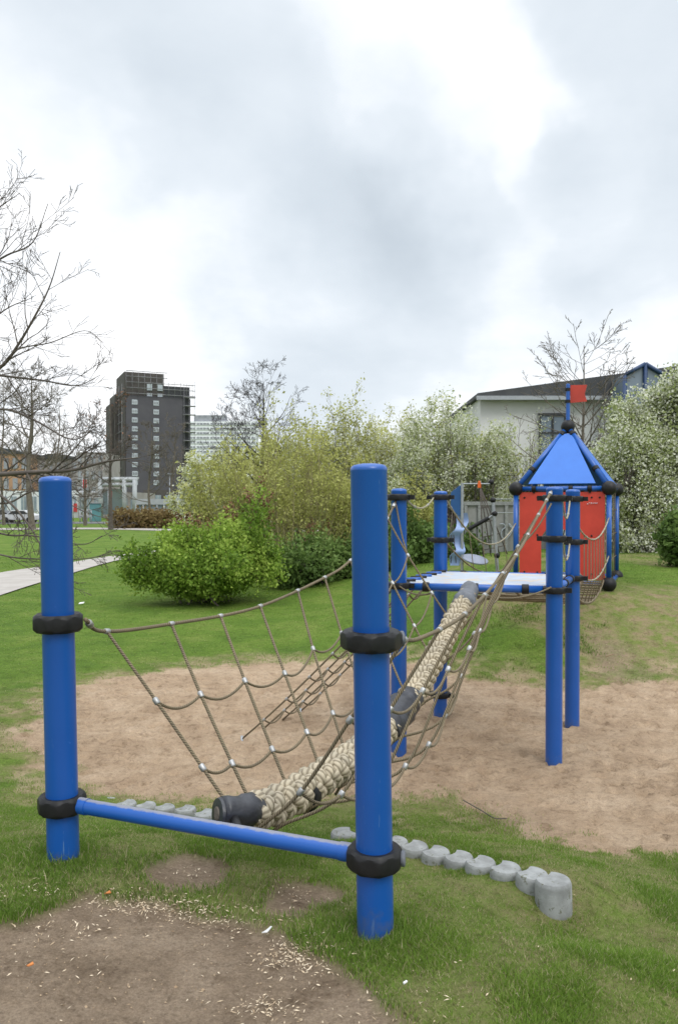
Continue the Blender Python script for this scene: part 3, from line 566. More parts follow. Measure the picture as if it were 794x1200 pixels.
def side_net(top, side, label):
    TS = [.068,.189,.302,.41,.53,.63,.74,.85,.94]; WS = [.03,.075,.15,.235,.32,.44,.58,.73,.88]
    b = MB(); b.tube(top, .0095, 10); nodes = []; fer = []
    for i, (ts, ws) in enumerate(zip(TS, WS)):
        a = pl(top, ts); w = wk(ws); t = (wk(ws+.01)-wk(ws-.01)).normalized(); n = t.cross(Vector((0,0,1))).normalized()*side; w = w+n*(.07 if side < 0 else .08)-Vector((0,0,.02 if side < 0 else .06))
        fr = (.38, .76); sl = Vector((random.gauss(0,.015), random.gauss(0,.015), -.03*(1 if i % 2 else .5)))
        q1 = a.lerp(w, fr[0]+random.gauss(0,.015))+sl*.8; q2 = a.lerp(w, fr[1]+random.gauss(0,.015))+sl*.6
        if side > 0: e_ = math.sin(PI*min(1, ts*1.05)); q1 = q1+n*.05*e_-Vector((0,0,.03*e_)); q2 = q2+n*.13*e_-Vector((0,0,.13*e_))
        b.tube(crv([a, q1, q2, w, w-n*.07-Vector((0,0,.07))], 7), .008, 8); nodes.append((q1, q2)); tt = (pl(top, ts+.01)-pl(top, ts-.01)); fer += [(a, tt), (q1, q2-q1), (q2, q1-q2)]
    for i in range(len(nodes)-1):
        for k in (0, 1):
            A, B = nodes[i][k], nodes[i+1][k]; L = (B-A).length; b.tube(sag(A, B, L*(.15 if i < 6 else .12), 9), .0072, 8)
    # last meshes up to the far post
    E = top[-1]
    for k, zq in ((0, 1.60), (1, .90)): b.tube(sag(nodes[-1][k], Vector((E.x, E.y, zq)), .05, 8), .0072, 8)
    o = b.build('side_net', M_rope, bridge); tag(o, label)
    for p, d in fer: ferrule(o, p, d)
    for s in (.018, .985): ferrule(o, pl(top, s), pl(top, min(s+.01, 1))-pl(top, s-.01), .017, .045)
    return o
TL = resamp(crv([c1u+Vector((.115, .02, .01)), (-1.13, 3.75, .985), (-.915, 4.155, .955), (-.52, 4.91, .945), (-.1, 5.71, 1.06), (.087, 6.07, 1.155), (.35, 6.58, 1.38), (.50, 6.86, 1.62)], 14), 110)
TR = resamp(crv([c2u+Vector((.10, .08, .0)), (.28, 3.32, 1.02), (.37, 3.5, .998), (.64, 4.08, 1.007), (.95, 4.75, 1.115), (1.26, 5.42, 1.29), (1.42, 5.77, 1.42), (1.77, 6.52, 1.70)], 14), 110)
side_net(TL, -1, 'left rope side net of the near bridge'); side_net(TR, 1, 'right rope side net of the near bridge, seen almost edge on')

# --- platform
plat = empty('play_platform', (1.4, 7.3, -.6), 'raised square play platform on four blue posts with a worn white deck', 'platform')
ZT = {'a': EYE+17/F*6.92, 'b': EYE+19/F*6.64, 'c': EYE+14/F*8.16, 'd': EYE+16/F*7.76}
PT = [(P3, ZT['a'], (1.655, .875)), (P5, ZT['b'], (1.645, 1.30, .865)), (P4, ZT['c'], (1.665, 1.22, .86, -.4)), (P6, ZT['d'], (1.645, 1.22, .86))]
NM = ['front left blue post of the platform', 'front right blue post of the platform', 'back left blue post of the platform', 'back right blue post of the platform']
for (P, zt, cs), nm in zip(PT, NM):
    tag(post(plat, Vector((P.x, P.y, h1(P.x, P.y))), Vector((P.x, P.y, zt))), nm)
    for k, zc in enumerate(cs): clamp(plat, (P.x, P.y, zc), ro=.108, h=.058, rot=.2+k*.3, ears=True)
ZD = .865
def dp(P, z=ZD): return Vector((P.x, P.y, z))
for A, B in ((P3, P5), (P5, P6), (P6, P4), (P4, P3)):
    d = (dp(B)-dp(A)).normalized(); b = MB(); b.tube([dp(A)+d*.09, dp(B)-d*.09], .034, 20); fr = b.build('deck_rail', M_blue, plat)
    for t in (.18, .5, .82):
        p = dp(A).lerp(dp(B), t); b = MB(); b.lathe([(.036, -.03), (.043, -.026), (.043, .026), (.036, .03)], p, d, 20); b.build('rail_clip', M_black, fr, auto=40)
cen = (P3+P4+P5+P6)/4
b = MB(); b.prism([(q.x, q.y, ZD+.008) for q in [Vector((P.x, P.y, 0)).lerp(Vector((cen.x, cen.y, 0)), .085) for P in (P3, P5, P6, P4)]], (0, 0, .022)); dk = b.build('deck', M_deck, plat, smooth=False, bevel=.004)
for k in range(7):
    t = .12+.76*k/6; p = P3.lerp(P4, t); b = MB(); q = Vector((p.x, p.y, ZD)); d = (P5-P3).normalized(); b.tube([q-d*.05+Vector((0,0,.03)), q+d*.10+Vector((0,0,.038))], .017, 10); b.build('lacing', M_blue if k % 2 else M_black, plat)
def guard(parent, a, c, s, r=.0085, nf=5, m=M_ropel, name='guard_rope'):
    P = sag(a, c, s, 16); b = MB(); b.tube(P, r, 8); o = b.build(name, m, parent)
    for k in range(nf):
        t = (k+.5)/nf; ferrule(o, pl(P, t), pl(P, min(1, t+.02))-pl(P, t-.02), .013, .03)
    return o
guard(plat, dp(P3, 1.63)+Vector((.08,.06,0)), dp(P4, 1.66)-Vector((.08,.06,0)), .09, nf=2)
guard(plat, dp(P5, 1.62)+Vector((.08,.04,0)), dp(P6, 1.62)-Vector((.06,.1,0)), .16, nf=2)
guard(plat, dp(P5, 1.28)+Vector((.08,.04,0)), dp(P6, 1.2)-Vector((.06,.1,0)), .16, nf=2)
# --- inclined net on the platform's left side
cnet = empty('climbing_net', (-.6, 7.9, -.6), 'sloping rope climbing net from the sand up to the left side of the platform', 'climbing net')
G1 = at(283, 864, 7.35); G2 = at(352, 838, 8.3); G1.z = h1(G1.x, G1.y)-.01; G2.z = h1(G2.x, G2.y)-.01
T1, T2 = dp(P3, .85)+Vector((-.03,.1,0)), dp(P4, .85)-Vector((.08,.1,0)); lon = []
b = MB(); cf = []
for k in range(4):
    A = G1.lerp(G2, k/3); B = T1.lerp(T2, k/3); P = sag(A, B, .05, 12); lon.append(P); b.tube(P, .009, 8)
for j in range(1, 7):
    t = j/6.6
    for k in range(3):
        A, B = pl(lon[k], t), pl(lon[k+1], t); b.tube(sag(A, B, .07, 8), .008, 8); cf.append((A, pl(lon[k], t+.02)-A))
    cf.append((B, pl(lon[3], t+.02)-B))
o = b.build('net_ropes', M_rope, cnet)
for p, d in cf: ferrule(o, p, d, .014, .03)
b = MB()
for g in (G1, G2): b.tube([g-Vector((0,0,.2)), g+Vector((0,0,.03))], .012, 8)
b.build('ground_anchor', M_galv, cnet)

# --- play tower
U = Vector((.4055, .9141, 0)); VV = Vector((.9141, -.4055, 0)); W = 1.452
FL = Vector((2.907, 12.85, 0)); FR = FL+VV*W; BL = FL+U*W; BR = FR+U*W; z0, z1, za = .33, 1.84, 2.9
def zz(p, z): return Vector((p.x, p.y, z))
AP = zz((FL+FR+BL+BR)/4, za)
tow = empty('play_house', zz((FL+BR)/2, h1(3.86, 13.2)), 'small play tower with red walls, blue pyramid roof, black ball joints and a red flag', 'play house')
def bar(a, c, r=.042, trim=.1, name='frame_tube', m=M_blue, par=tow):
    d = (c-a).normalized(); b = MB(); b.tube([a+d*trim, c-d*trim], r, 16); return b.build(name, m, par)
for a, c in ((FL, FR), (FR, BR), (BR, BL), (BL, FL)):
    bar(zz(a, z1), zz(c, z1), .038); bar(zz(a, z0), zz(c, z0), .038)
for a in (FL, FR, BL, BR):
    bar(zz(a, z0), zz(a, z1), .042); bar(zz(a, z1), AP, .042)
    for z in (z0, z1): b = MB(); b.sphere(zz(a, z), .117, 24, 14); b.build('ball_joint', M_black, tow)
    b = MB(); b.tube([zz(a, z0-.1), zz(a, z0-.5)], .05, 12); b.build('footing', M_galv, tow)
b = MB(); b.sphere(AP, .115, 24, 14); b.build('ball_joint', M_black, tow)
def roofp(a, c, thick):
    A, C = zz(a, z1+.07), zz(c, z1+.07); d = (C-A).normalized(); n = (C-A).cross(AP-A).normalized()
    Q = [A+d*.2, C-d*.2, AP.lerp(C, .14)-d*.02, AP.lerp(A, .14)+d*.02]; b = MB(); b.prism(Q, n*thick); return b.build('roof_panel', M_blue2, tow, smooth=False, bevel=.003)
for a, c in ((FL, FR), (FR, BR), (BR, BL), (BL, FL)):
    rp_ = roofp(a, c, .018)
    for t in (.22, .5, .78):
        for (q, s_) in ((zz(a, z1), 1), (zz(c, z1), -1)):
            pass
    d = (c-a).normalized()
    for t in (.2, .4, .6, .8):
        p = zz(a, z1).lerp(zz(c, z1), t); b = MB(); b.lathe([(.04, -.035), (.05, -.03), (.05, .03), (.04, .035)], p, d, 16); b.tube([p, p-Vector((0,0,.075))], .02, 8); b.build('bracket', M_black, tow, auto=40)
    for e in (a, c):
        for t in (.3, .88):
            p = zz(e, z1).lerp(AP, t); dd = (AP-zz(e, z1)).normalized(); b = MB(); b.lathe([(.044, -.04), (.054, -.03), (.054, .03), (.044, .04)], p+d*(.006 if e is a else -.006), dd, 12); b.build('bracket', M_black, tow, auto=40)
def wallp(a, c, door=True, th=.02):
    d = (c-a).normalized(); n = Vector((-d.y, d.x, 0)); za_, zb_ = z0+.06, z1-.055; w = (c-a).length
    o0, o1 = .06, w-.06; m0, m1 = w*.28, w*.60
    if not door:
        P = [(o0, za_), (o1, za_), (o1, zb_), (o0, zb_)]; polys = [P]
    else:
        zc = z0+.66; r = (m1-m0)/2; cx = (m0+m1)/2; arc = [(cx+r*math.cos(t), zc+r*math.sin(t)) for t in np.linspace(PI, 0, 15)]
        polys = [[(o0, za_), (m0, za_)]+arc+[(m1, za_), (o1, za_), (o1, zb_), (o0, zb_)]]
    b = MB()
    for P in polys: b.prism([a+d*q+Vector((0, 0, z)) for q, z in P], n*th)
    wp_ = b.build('wall_panel', M_red, tow, smooth=False)
    for q in (.14, w*.24, w*.66, w*.82, w-.14):
        for z in (za_+.09, zb_-.09, (za_+zb_)/2):
            h_ = MB(); h_.lathe([(.016, 0), (.016, .006), (.008, .012)], a+d*q+Vector((0, 0, z))-n*.001, -n, 10); h_.build('bolt', M_black, wp_)
    return wp_
wallp(FL, FR, True)
# open mesh side on the right and rungs beside it
b = MB()
for k in range(3):
    t = .25+.25*k; b.tube([zz(FR.lerp(BR, t), z0), zz(FR.lerp(BR, t), z1)], .008, 6)
for z in (.7, 1.1, 1.5): b.tube([zz(FR, z), zz(BR, z)], .008, 6)
b.build('side_mesh', M_rope, tow)
b = MB(); b.tube([AP, AP+Vector((0, 0, .70))], .034, 16); b.lathe([(.034, .70), (.03, .72), (.01, .725)], AP, n=16); fp = b.build('flag_pole', M_blue, tow, auto=50)
b = MB(); f0 = AP+Vector((.04, 0, .40)); fx = VV*.27; fl = []
b.prism([f0, f0+fx+Vector((0,0,.01)), f0+fx*.86+Vector((0,0,.14)), f0+fx+Vector((0,0,.29)), f0+Vector((0,0,.30))], U*.012); b.build('flag', M_flag, tow, smooth=False)
for z in (.42, .62): b = MB(); b.tube([AP+Vector((-.01, 0, z-.02)), AP+Vector((-.01, 0, z+.03))], .045, 14); b.build('flag_clip', M_black, tow, auto=40)
# white scuffs on the panels
M_sc = mat('chalk_mark', (.7, .75, .8), None, .8, 20)
n_ = (zz(FR, z1)-zz(FL, z1)).cross(AP-zz(FL, z1)).normalized(); q = zz(FL, z1).lerp(zz(FR, z1), .42).lerp(AP, .17)
if n_.y > 0: n_ = -n_
dq = (VV*.07+Vector((0,0,-.06))); b = MB(); b.prism([q+n_*.03, q+n_*.03+dq, q+n_*.03+dq+Vector((.03,0,.0)), q+n_*.03+Vector((.03,0,.0))], n_*.003); b.build('chalk_mark', M_sc, tow, smooth=False)
b = MB(); q = FL+VV*1.12+Vector((0,0,1.60))-U*.012
for k in range(6): b.tube([q+VV*(.028*k)+Vector((0,0,random.uniform(-.012,.012))), q+VV*(.028*k+.02)+Vector((0,0,random.uniform(-.01,.02)))], .005, 5)
b.build('chalk_mark', M_sc, tow)

# --- hanging net bridge between platform and tower
nb = empty('net_bridge', (2.6, 10.3, -.3), 'rope net bridge hanging between the platform and the red play house', 'rope bridge')
a4, a6, tfl, tfr = P4, P6, FL, FR
gl = guard(nb, dp(P4, 1.66)+Vector((.06,.09,0)), zz(FL, 1.28), .42, .010, 9); gr = guard(nb, dp(P6, 1.42)+Vector((.05,.1,0)), zz(FR, 1.38), .26, .010, 6)
gl2 = guard(nb, dp(P4, 1.2)+Vector((.06,.09,0)), zz(FL, .72), .3, .009, 6, M_rope); gr2 = guard(nb, dp(P6, .95)+Vector((.05,.1,0)), zz(FR, .78), .24, .010, 6)
nbd = MB(); rows = []
for k in range(5):
    A = dp(P4, .8).lerp(dp(P6, .8), .05+.225*k)+U*.05; B = zz(FL.lerp(FR, .05+.225*k), .40); P = sag(A, B, .28, 18); rows.append(P); nbd.tube(P, .016, 8)
for j in range(1, 24):
    t = j/24; P = [pl(r_, t)+Vector((0,0,random.gauss(0,.008))) for r_ in rows]; nbd.tube(P, .014, 6)
nbd.build('net_deck', M_rope, nb)
gPl = sag(dp(P6, 1.42)+Vector((.05,.1,0)), zz(FR, 1.38), .26, 16); gPl2 = sag(dp(P6, .95)+Vector((.05,.1,0)), zz(FR, .78), .24, 16)
for k in range(9):
    t = .2+.085*k; b = MB(); b.tube([pl(gPl, t), pl(gPl2, t), pl(rows[4], t)], .006, 6); b.build('hanger_rope', M_rope, nb)
gL = sag(dp(P4, 1.66)+Vector((.06,.09,0)), zz(FL, 1.28), .42, 16)
for k in range(4):
    t = .25+.17*k; b = MB(); b.tube([pl(gL, t), pl(rows[0], min(1, t+.05))], .005, 6); b.build('hanger_rope', M_rope, nb)

# --- second climbing structure behind
Dc = 15.5
def A2(px, py, D=Dc): return at(px, py, D)
cf_ = empty('climbing_structure', (2.9, Dc, 0), 'grey pole climbing structure with wavy pale blue strip and orange tag behind the platform', 'climbing structure')
gz = lambda p: h1(p.x, p.y)
def cyl(a, c, r, name, m, n=12): b = MB(); b.tube([a, c], r, n); return b.build(name, m, cf_, auto=40)
p0 = A2(541, 567); cyl(A2(541, 566), zz(A2(541, 566), gz(p0)-.1), .03, 'pole', M_galv)
cyl(A2(541, 567), A2(575, 567, 15.9), .016, 'top_bar', M_galv)
p1 = A2(577, 586); cyl(p1, Vector((A2(583, 600).x, Dc, gz(p1)-.1)), .035, 'pole', M_galv)
for q in (A2(575, 565, 15.9), A2(577, 586), A2(579, 602), A2(582, 651)): b = MB(); b.sphere(q, .06, 14, 8); b.build('ball_joint', M_black, cf_)
cyl(A2(549, 620), A2(572, 607), .04, 'arm', M_black); cyl(A2(572, 607), A2(579, 602), .015, 'arm', M_galv)
for yy in (585, 601): cyl(A2(578, yy), A2(604, yy, 17), .012, 'bar', M_galv)
M_fin = mat('dark_blue_panel', (.012, .07, .2), (.018, .09, .25), .45, 3); M_wave = mat('pale_blue_plastic', (.22, .33, .6), (.3, .4, .65), .5, 3); M_or = mat('orange_plastic', (.75, .14, .02), None, .5, 5); M_dg = mat('grey_plastic', (.2, .23, .3), (.28, .3, .37), .55, 4)
b = MB(); b.prism([A2(540, 568), A2(528, 577), A2(528, 596), A2(537, 604), A2(539, 604)], (0, .05, 0)); b.build('fin', M_fin, cf_, smooth=False)
cw = crv([A2(541, 601), A2(542, 612), A2(538, 620), A2(534, 627), A2(538, 638), A2(539, 645), A2(534, 652), A2(533, 663)], 6); b = MB(); wd = .105
for i, p in enumerate(cw):
    for s in (-1, 1):
        for dy in (0, .03): b.v.append((p.x+s*wd*(1+.15*math.sin(i*.4)), p.y+dy+.05*math.sin(i*.35), p.z-(0 if i < 3 else 0)))
for i in range(len(cw)-1):
    a = i*4
    for q in ((a, a+2, a+6, a+4), (a+1, a+5, a+7, a+3), (a, a+4, a+5, a+1), (a+2, a+3, a+7, a+6)): b.f.append(q); b.m.append(0); b.uv += [(0,0)]*4
b.build('wavy_strip', M_wave, cf_, auto=50)
b = MB(); b.box(A2(561, 569, 15.7), (.07, .04, .1)); b.box(A2(561, 565, 15.7), (.04, .05, .05)); b.build('tag', M_or, cf_, smooth=False, bevel=.01)
b = MB(); b.lathe([(.22, 0), (.26, .02), (.26, .04), (.2, .06)], A2(556, 657), (.15, -.3, 1), 24); b.build('seat_disc', M_dg, cf_, auto=50)
b = MB(); T_ = A2(562, 570, 15.7)
for ex in ((566, 655), (575, 652), (585, 650), (594, 649)): b.tube([T_, A2(*ex, 15.7)], .011, 6)
for t in (.3, .5, .7, .88): b.tube([T_.lerp(A2(566, 655, 15.7), t), T_.lerp(A2(594, 649, 15.7), t)], .009, 6)
for k in range(3): b.tube([A2(529, 600+k*3), A2(526-k*6+8, 660)], .008, 6)
b.build('rope_web', M_barkd, cf_)

# ------------------------------------------------------------------ trees and shrubs
class TB(MB):
    pass
def grow(b, p, d, L, r, depth, tips, wander=.25, up=.15, sides=4, ratio=.62, nch=(3, 5), minr=.002, start=.25, spread=(.5, 1.1), pts_out=None):
    seg = max(3, int(L/.12)) if L < 2 else max(4, int(L/.3)); path = [Vector(p)]; rr = [r]; d = Vector(d).normalized()
    for i in range(seg):
        d = (d+Vector((random.gauss(0, 1), random.gauss(0, 1), random.gauss(0, 1)))*wander*.35+Vector((0, 0, up*.3))).normalized()
        path.append(path[-1]+d*(L/seg)); rr.append(max(minr, r*(1-.75*(i+1)/seg)))
    b.tube(path, rr, sides if r > .006 else 3, cap=False)
    if depth <= 0: tips.append((path[-1], d)); tips.append((path[len(path)//2], d)); return
    n = random.randint(*nch)
    for k in range(n):
        t = start+(1-start)*(k+random.random())/n; j = min(int(t*seg), seg-1); q = path[j].lerp(path[j+1], t*seg-j); td = (path[j+1]-path[j]).normalized()
        o = Vector((random.gauss(0, 1), random.gauss(0, 1), random.gauss(0, 1))); o = (o-td*o.dot(td)).normalized(); a = random.uniform(*spread)
        grow(b, q, td*math.cos(a)+o*math.sin(a), L*ratio*random.uniform(.7, 1.15)*(1.1-.45*t), rr[j]*.68, depth-1, tips, wander, up, sides, ratio, nch, minr, start, spread)
    tips.append((path[-1], d))
def leafcloud(C, size, n, spread, elong=1.6, vbase=None, vsd=.18):
    """quads scattered round the centres C (Nx3); n per centre"""
    C = np.asarray(C, float); N = len(C)*n; cc = np.repeat(C, n, 0)+RNG.normal(0, 1, (N, 3))*spread
    a = RNG.normal(0, 1, (N, 3)); a /= np.linalg.norm(a, axis=1)[:, None]; o = RNG.normal(0, 1, (N, 3)); o[:, 2] += .0; bb = np.cross(a, o); bb /= np.linalg.norm(bb, axis=1)[:, None]+1e-9
    s = size*RNG.uniform(.45, 1.6, N)[:, None]
    V = np.empty((N, 4, 3)); V[:, 0] = cc-a*s*elong/2; V[:, 1] = cc+bb*s/2; V[:, 2] = cc+a*s*elong/2; V[:, 3] = cc-bb*s/2
    vb = np.repeat(vbase if vbase is not None else np.full(len(C), .5), n); v = np.clip(vb+RNG.normal(0, vsd, N), 0, 1)
    return V.reshape(-1, 3), np.arange(N*4).reshape(-1, 4), v
def crown_mesh(name, parts, mats, parent):
    Vs = []; Fs = []; vs = []; ms = []; off = 0
    for k, (V, Fq, v, m) in enumerate(parts):
        Vs.append(V); Fs.append(Fq+off); vs.append(v); ms.append(np.full(len(Fq), m)); off += len(V)
    v = np.concatenate(vs); return np_mesh(name, np.vstack(Vs), np.vstack(Fs), mats, parent, v=np.repeat(v, 4), mi=np.concatenate(ms))
def in_env(n, env, hollow=.35):           # random points in a set of ellipsoids, thicker towards the outside, holes by noise
    out = []
    w = np.array([e[3]*e[4]*e[5] for e in env]); w = w/w.sum()
    while len(out) < n:
        e = env[RNG.choice(len(env), p=w)]; d = RNG.normal(0, 1, 3); d /= np.linalg.norm(d); r = (hollow+(1-hollow)*RNG.random())**.8*RNG.uniform(.8, 1.12)
        q = np.array(e[:3])+d*r*np.array(e[3:6])
        if q[2] < h1(q[0], q[1])+.05: continue
        if vnoise(np.array([q[0]*1.7+q[2]*1.3]), np.array([q[1]*1.7-q[2]*1.9]), 8)[0] < .3: continue
        out.append(q)
    return np.array(out)
def loosen(env, n, seed=1):               # small side clumps breaking the outline of an envelope
    rs = random.Random(seed); out = list(env)
    for _ in range(n):
        e = rs.choice(env); a = rs.uniform(0, 2*PI); t = rs.uniform(-.15, 1); r = rs.uniform(.12, .3)
        c = (e[0]+e[3]*math.cos(a)*math.cos(t)*1.02, e[1]+e[4]*math.sin(a)*math.cos(t), e[2]+e[5]*math.sin(t)*1.08)
        out.append((*c, e[3]*r*1.5, e[4]*r*1.5, e[5]*r))
    return out
def shrub(name, base, env, nclump, nleaf, lsize, spread, mats, label, cat, group=None, stems=14, bark=None, brown=0, blossom=0, stem_r=.02, twig=True, poke=0, shoots=0):
    g = h1(base[0], base[1]); root = empty(name, (base[0], base[1], g), label, cat, group); C = in_env(nclump, env)
    b = MB(); B = Vector((base[0], base[1], g)); hubs = []
    for k in range(stems):
        t = Vector(C[RNG.integers(len(C))]); st = B+Vector((random.gauss(0, env[0][3]*.22), random.gauss(0, env[0][4]*.22), -.05)); mid = st.lerp(t, .5)+Vector((0, 0, (t-st).length*.16))
        P = crv([st, mid, t], 5); b.tube(P, [stem_r*(1-.8*i/(len(P)-1)) for i in range(len(P))], 5, cap=False); hubs += P[3:]
    if twig:
        H = np.array([tuple(h) for h in hubs])
        for c in C[::2]:
            j = np.argmin(((H-c)**2).sum(1)+RNG.random(len(H))*.3); a = Vector(H[j]); c = Vector(c); b.tube(crv([a, a.lerp(c, .5)+Vector((0, 0, .05*(c-a).length)), c], 3), [stem_r*.35]*3+[stem_r*.25]*3+[.004], 3, cap=False)
    for k in range(poke):
        c = Vector(C[RNG.integers(len(C))]); 
        if c.z > env[0][2]: grow(b, c, Vector((random.gauss(0,.35), random.gauss(0,.35), 1)), random.uniform(.5, 1.1), .012, 1, [], up=.3, minr=.004)
    for k in range(shoots):
        j = int(RNG.integers(len(C))); c = Vector(C[j]); d = (c-Vector((env[0][0], env[0][1], g))); d.z = abs(d.z)*.5+.3; d.normalize(); tp = []
        grow(b, c, d+Vector((random.gauss(0,.3), random.gauss(0,.3), random.uniform(.1, .8))), random.uniform(.25, .6), .008, 0, tp, up=.25, minr=.003); q0, q1 = tp[0][0], tp[1][0]
        C = np.vstack([C, [tuple(c.lerp(q1, .6)), tuple(q1), tuple(q1.lerp(q0, .6))]])
    b.build('stems', bark or M_bark, root)
    vb = np.clip(.02+.85*vnoise(C[:, 0]*1.9+C[:, 2]*1.4, C[:, 1]*1.9-C[:, 2]*1.7, 30)+RNG.normal(0, .08, len(C)), 0, 1); parts = []
    V, Fq, v = leafcloud(C, lsize, nleaf, spread, vbase=vb); parts.append((V, Fq, v, 0))
    if blossom:
        k = RNG.random(len(C)) < .85; V, Fq, v = leafcloud(C[k], lsize*.85, int(nleaf*blossom), spread*.95, 1.1, vbase=np.clip(vb[k]+.3, 0, 1), vsd=.2); parts.append((V, Fq, v, 1))
    if brown:
        top = C[np.argsort(-C[:, 2]+RNG.normal(0, .15, len(C)))[:brown]]+np.array([0, .3, .22]); V, Fq, v = leafcloud(top, .035, 34, np.array([.045, .045, .09]), vbase=np.full(len(top), .5)); parts.append((V, Fq, v, 1))
    crown_mesh('foliage', parts, mats, root); return root
def E(px, py, D, wpx, hpx, dep=None):     # ellipsoid from its place in the photograph
    p = at(px, py, D); rx = wpx/F*D; return (p.x, p.y, p.z, rx, dep or rx*.8, hpx/F*D)
# bright green shrubs
p = at(245, 700, 17); shrub('green_shrub', (p.x, 17.5), loosen([E(238, 672, 17.3, 66, 28), E(180, 672, 17, 28, 20), E(282, 655, 17.6, 42, 30), E(232, 640, 17.9, 32, 22), E(275, 630, 18, 28, 20), E(318, 672, 17.4, 28, 22), E(205, 645, 17.4, 22, 18)], 34, 3), 1250, 38, .043, .11, [M_leafb, M_brown], 'large bright green leafy shrub on the lawn left of the centre', 'shrub', None, 34, brown=60, shoots=150)
p = at(360, 690, 18.5); shrub('green_shrub', (p.x, 19.5), loosen([E(350, 668, 19.2, 34, 19), E(380, 660, 19.6, 34, 21), E(410, 662, 20, 36, 22), E(445, 660, 20, 34, 22)], 20, 5), 600, 24, .055, .13, [M_leafd, M_brown], 'low green shrub between the large bright shrub and the nearest post', 'shrub', None, 24, brown=10, shoots=90)
shrub('green_shrub', (at(505, 640, 21).x, 21), loosen([E(490, 645, 21, 40, 25), E(530, 652, 21.5, 40, 20)], 12, 8), 420, 30, .07, .12, [M_leafd, M_brown], 'low green shrub behind the back left platform post', 'shrub', None, 14, shoots=40)
# willow-like bushes, many thin upright stems
def thicket(name, px0, px1, pbase, ptop, D, label, leafm, bark, nst=60, leafn=10, lsize=.05, group=None, dens=1.0, blos=0):
    a, c = at(px0, pbase, D), at(px1, pbase, D); cx = (a.x+c.x)/2; g = h1(cx, D); root = empty(name, (cx, D, g), label, 'bush', group); b = MB(); tips = []
    Hh = EYE+(HY-ptop)/F*D-g
    for k in range(nst):
        s = RNG.uniform(-1, 1); x0 = cx+s*(c.x-a.x)*.28; tx = cx+s*(c.x-a.x)*.5; Lf = Hh*random.uniform(.6, 1.0)*(1-.3*s*s)
        d = Vector((tx-x0, random.gauss(0, .3), Lf)).normalized()
        grow(b, (x0, D+random.gauss(0, .5), g-.05), d, Lf, .028, 2, tips, wander=.12, up=.2, nch=(4, 7), ratio=.36, minr=.004, start=.22, spread=(.25, .7), sides=4)
    b.build('stems', bark, root); C = np.array([tuple(t[0]) for t in tips]); C = C[RNG.random(len(C)) < dens]
    vb = np.clip(.15+.7*vnoise(C[:, 0]*1.2+C[:, 2]*.8, C[:, 1]*1.1-C[:, 2], 12), 0, 1); V, Fq, v = leafcloud(C, lsize, leafn, .11, 1.8, vbase=vb); parts = [(V, Fq, v, 0)]
    if blos: V, Fq, v = leafcloud(C[RNG.random(len(C)) < .8], lsize*.8, blos, .10, 1.1, vbase=None, vsd=.28); parts.append((V, Fq, v, 1))
    crown_mesh('foliage', parts, [leafm, M_blos], root); return root
TG = 'pale blossoming trees behind the playground'
thicket('willow_bush', 215, 445, 690, 505, 21, 'tall yellow green bush of thin upright stems behind the bright shrub', M_willow, M_barkg, 64, 6, .038, dens=.75)
thicket('willow_bush', 380, 520, 690, 560, 23, 'olive green thin stemmed bush behind the nearest post', M_willow, M_barkg, 34, 8, .04)
BM = [M_leafd, M_blos]
thicket('blossom_tree', 300, 480, 660, 482, 27, 'wide airy pale blossom tree behind the willow bush', M_willow, M_barkd, 50, 5, .05, TG, blos=9, dens=.8)
thicket('blossom_tree', 400, 560, 660, 480, 26, 'airy blossom tree showing above the nearest post', M_willow, M_barkd, 40, 4, .05, TG, blos=11, dens=.8)
thicket('blossom_tree', 455, 600, 650, 478, 24, 'white blossom tree just left of the red play house', M_pale, M_barkd, 46, 4, .05, TG, blos=14)
thicket('blossom_tree', 555, 672, 650, 492, 25.5, 'thin white blossom tree veiling the hall wall left of the flag', M_pale, M_barkd, 24, 2, .045, TG, blos=8, dens=.7)
thicket('willow_bush', 250, 420, 690, 494, 24.5, 'pale green wispy bush between the dark bare tree and the nearest post', M_willow, M_barkg, 34, 5, .045, dens=.7)
shrub('blossom_tree', (at(545, 620, 24.5).x, 24.5), [E(535, 560, 24.5, 55, 45), E(570, 545, 24.5, 40, 40), E(500, 590, 24.5, 45, 35)], 420, 14, .05, .16, [M_willow, M_blos], 'lower white blossom tree behind the wavy climbing structure', 'tree', TG, 22, M_barkd, blossom=1.3, stem_r=.05)
shrub('blossom_tree', (at(760, 640, 19).x, 19), [E(752, 570, 19, 55, 72), E(710, 560, 19.5, 28, 48), E(725, 505, 19.5, 22, 24), E(770, 490, 19.5, 26, 26), E(800, 550, 19, 55, 80), E(735, 620, 19, 40, 36), E(790, 630, 19, 50, 30), E(870, 560, 19, 50, 80), E(745, 530, 18.6, 30, 30), E(765, 482, 19.3, 30, 24), E(800, 468, 19, 34, 40), E(732, 492, 19.4, 24, 20)], 2700, 16, .05, .12, [M_pale, M_blos], 'huge white blossoming bush right of the play house', 'tree', TG, 40, M_barkd, blossom=2.2, stem_r=.05, poke=30, shoots=160)
thicket('blossom_tree', 212, 275, 640, 535, 32, 'small white blossom tree in front of the white slab building', M_willow, M_barkd, 26, 4, .07, TG, blos=14)
shrub('green_shrub', (at(790, 640, 15).x, 15.2), [E(800, 632, 15, 26, 32)], 240, 26, .06, .08, [M_leafd, M_brown], 'dark green shrub at the right edge beneath the blossom', 'shrub', None, 10)
shrub('green_shrub', (at(640, 600, 27).x, 25.5), [E(640, 600, 25.5, 40, 22)], 300, 20, .06, .12, [M_willow, M_blos], 'pale shrub directly behind the red play house', 'shrub', None, 12, blossom=.8)

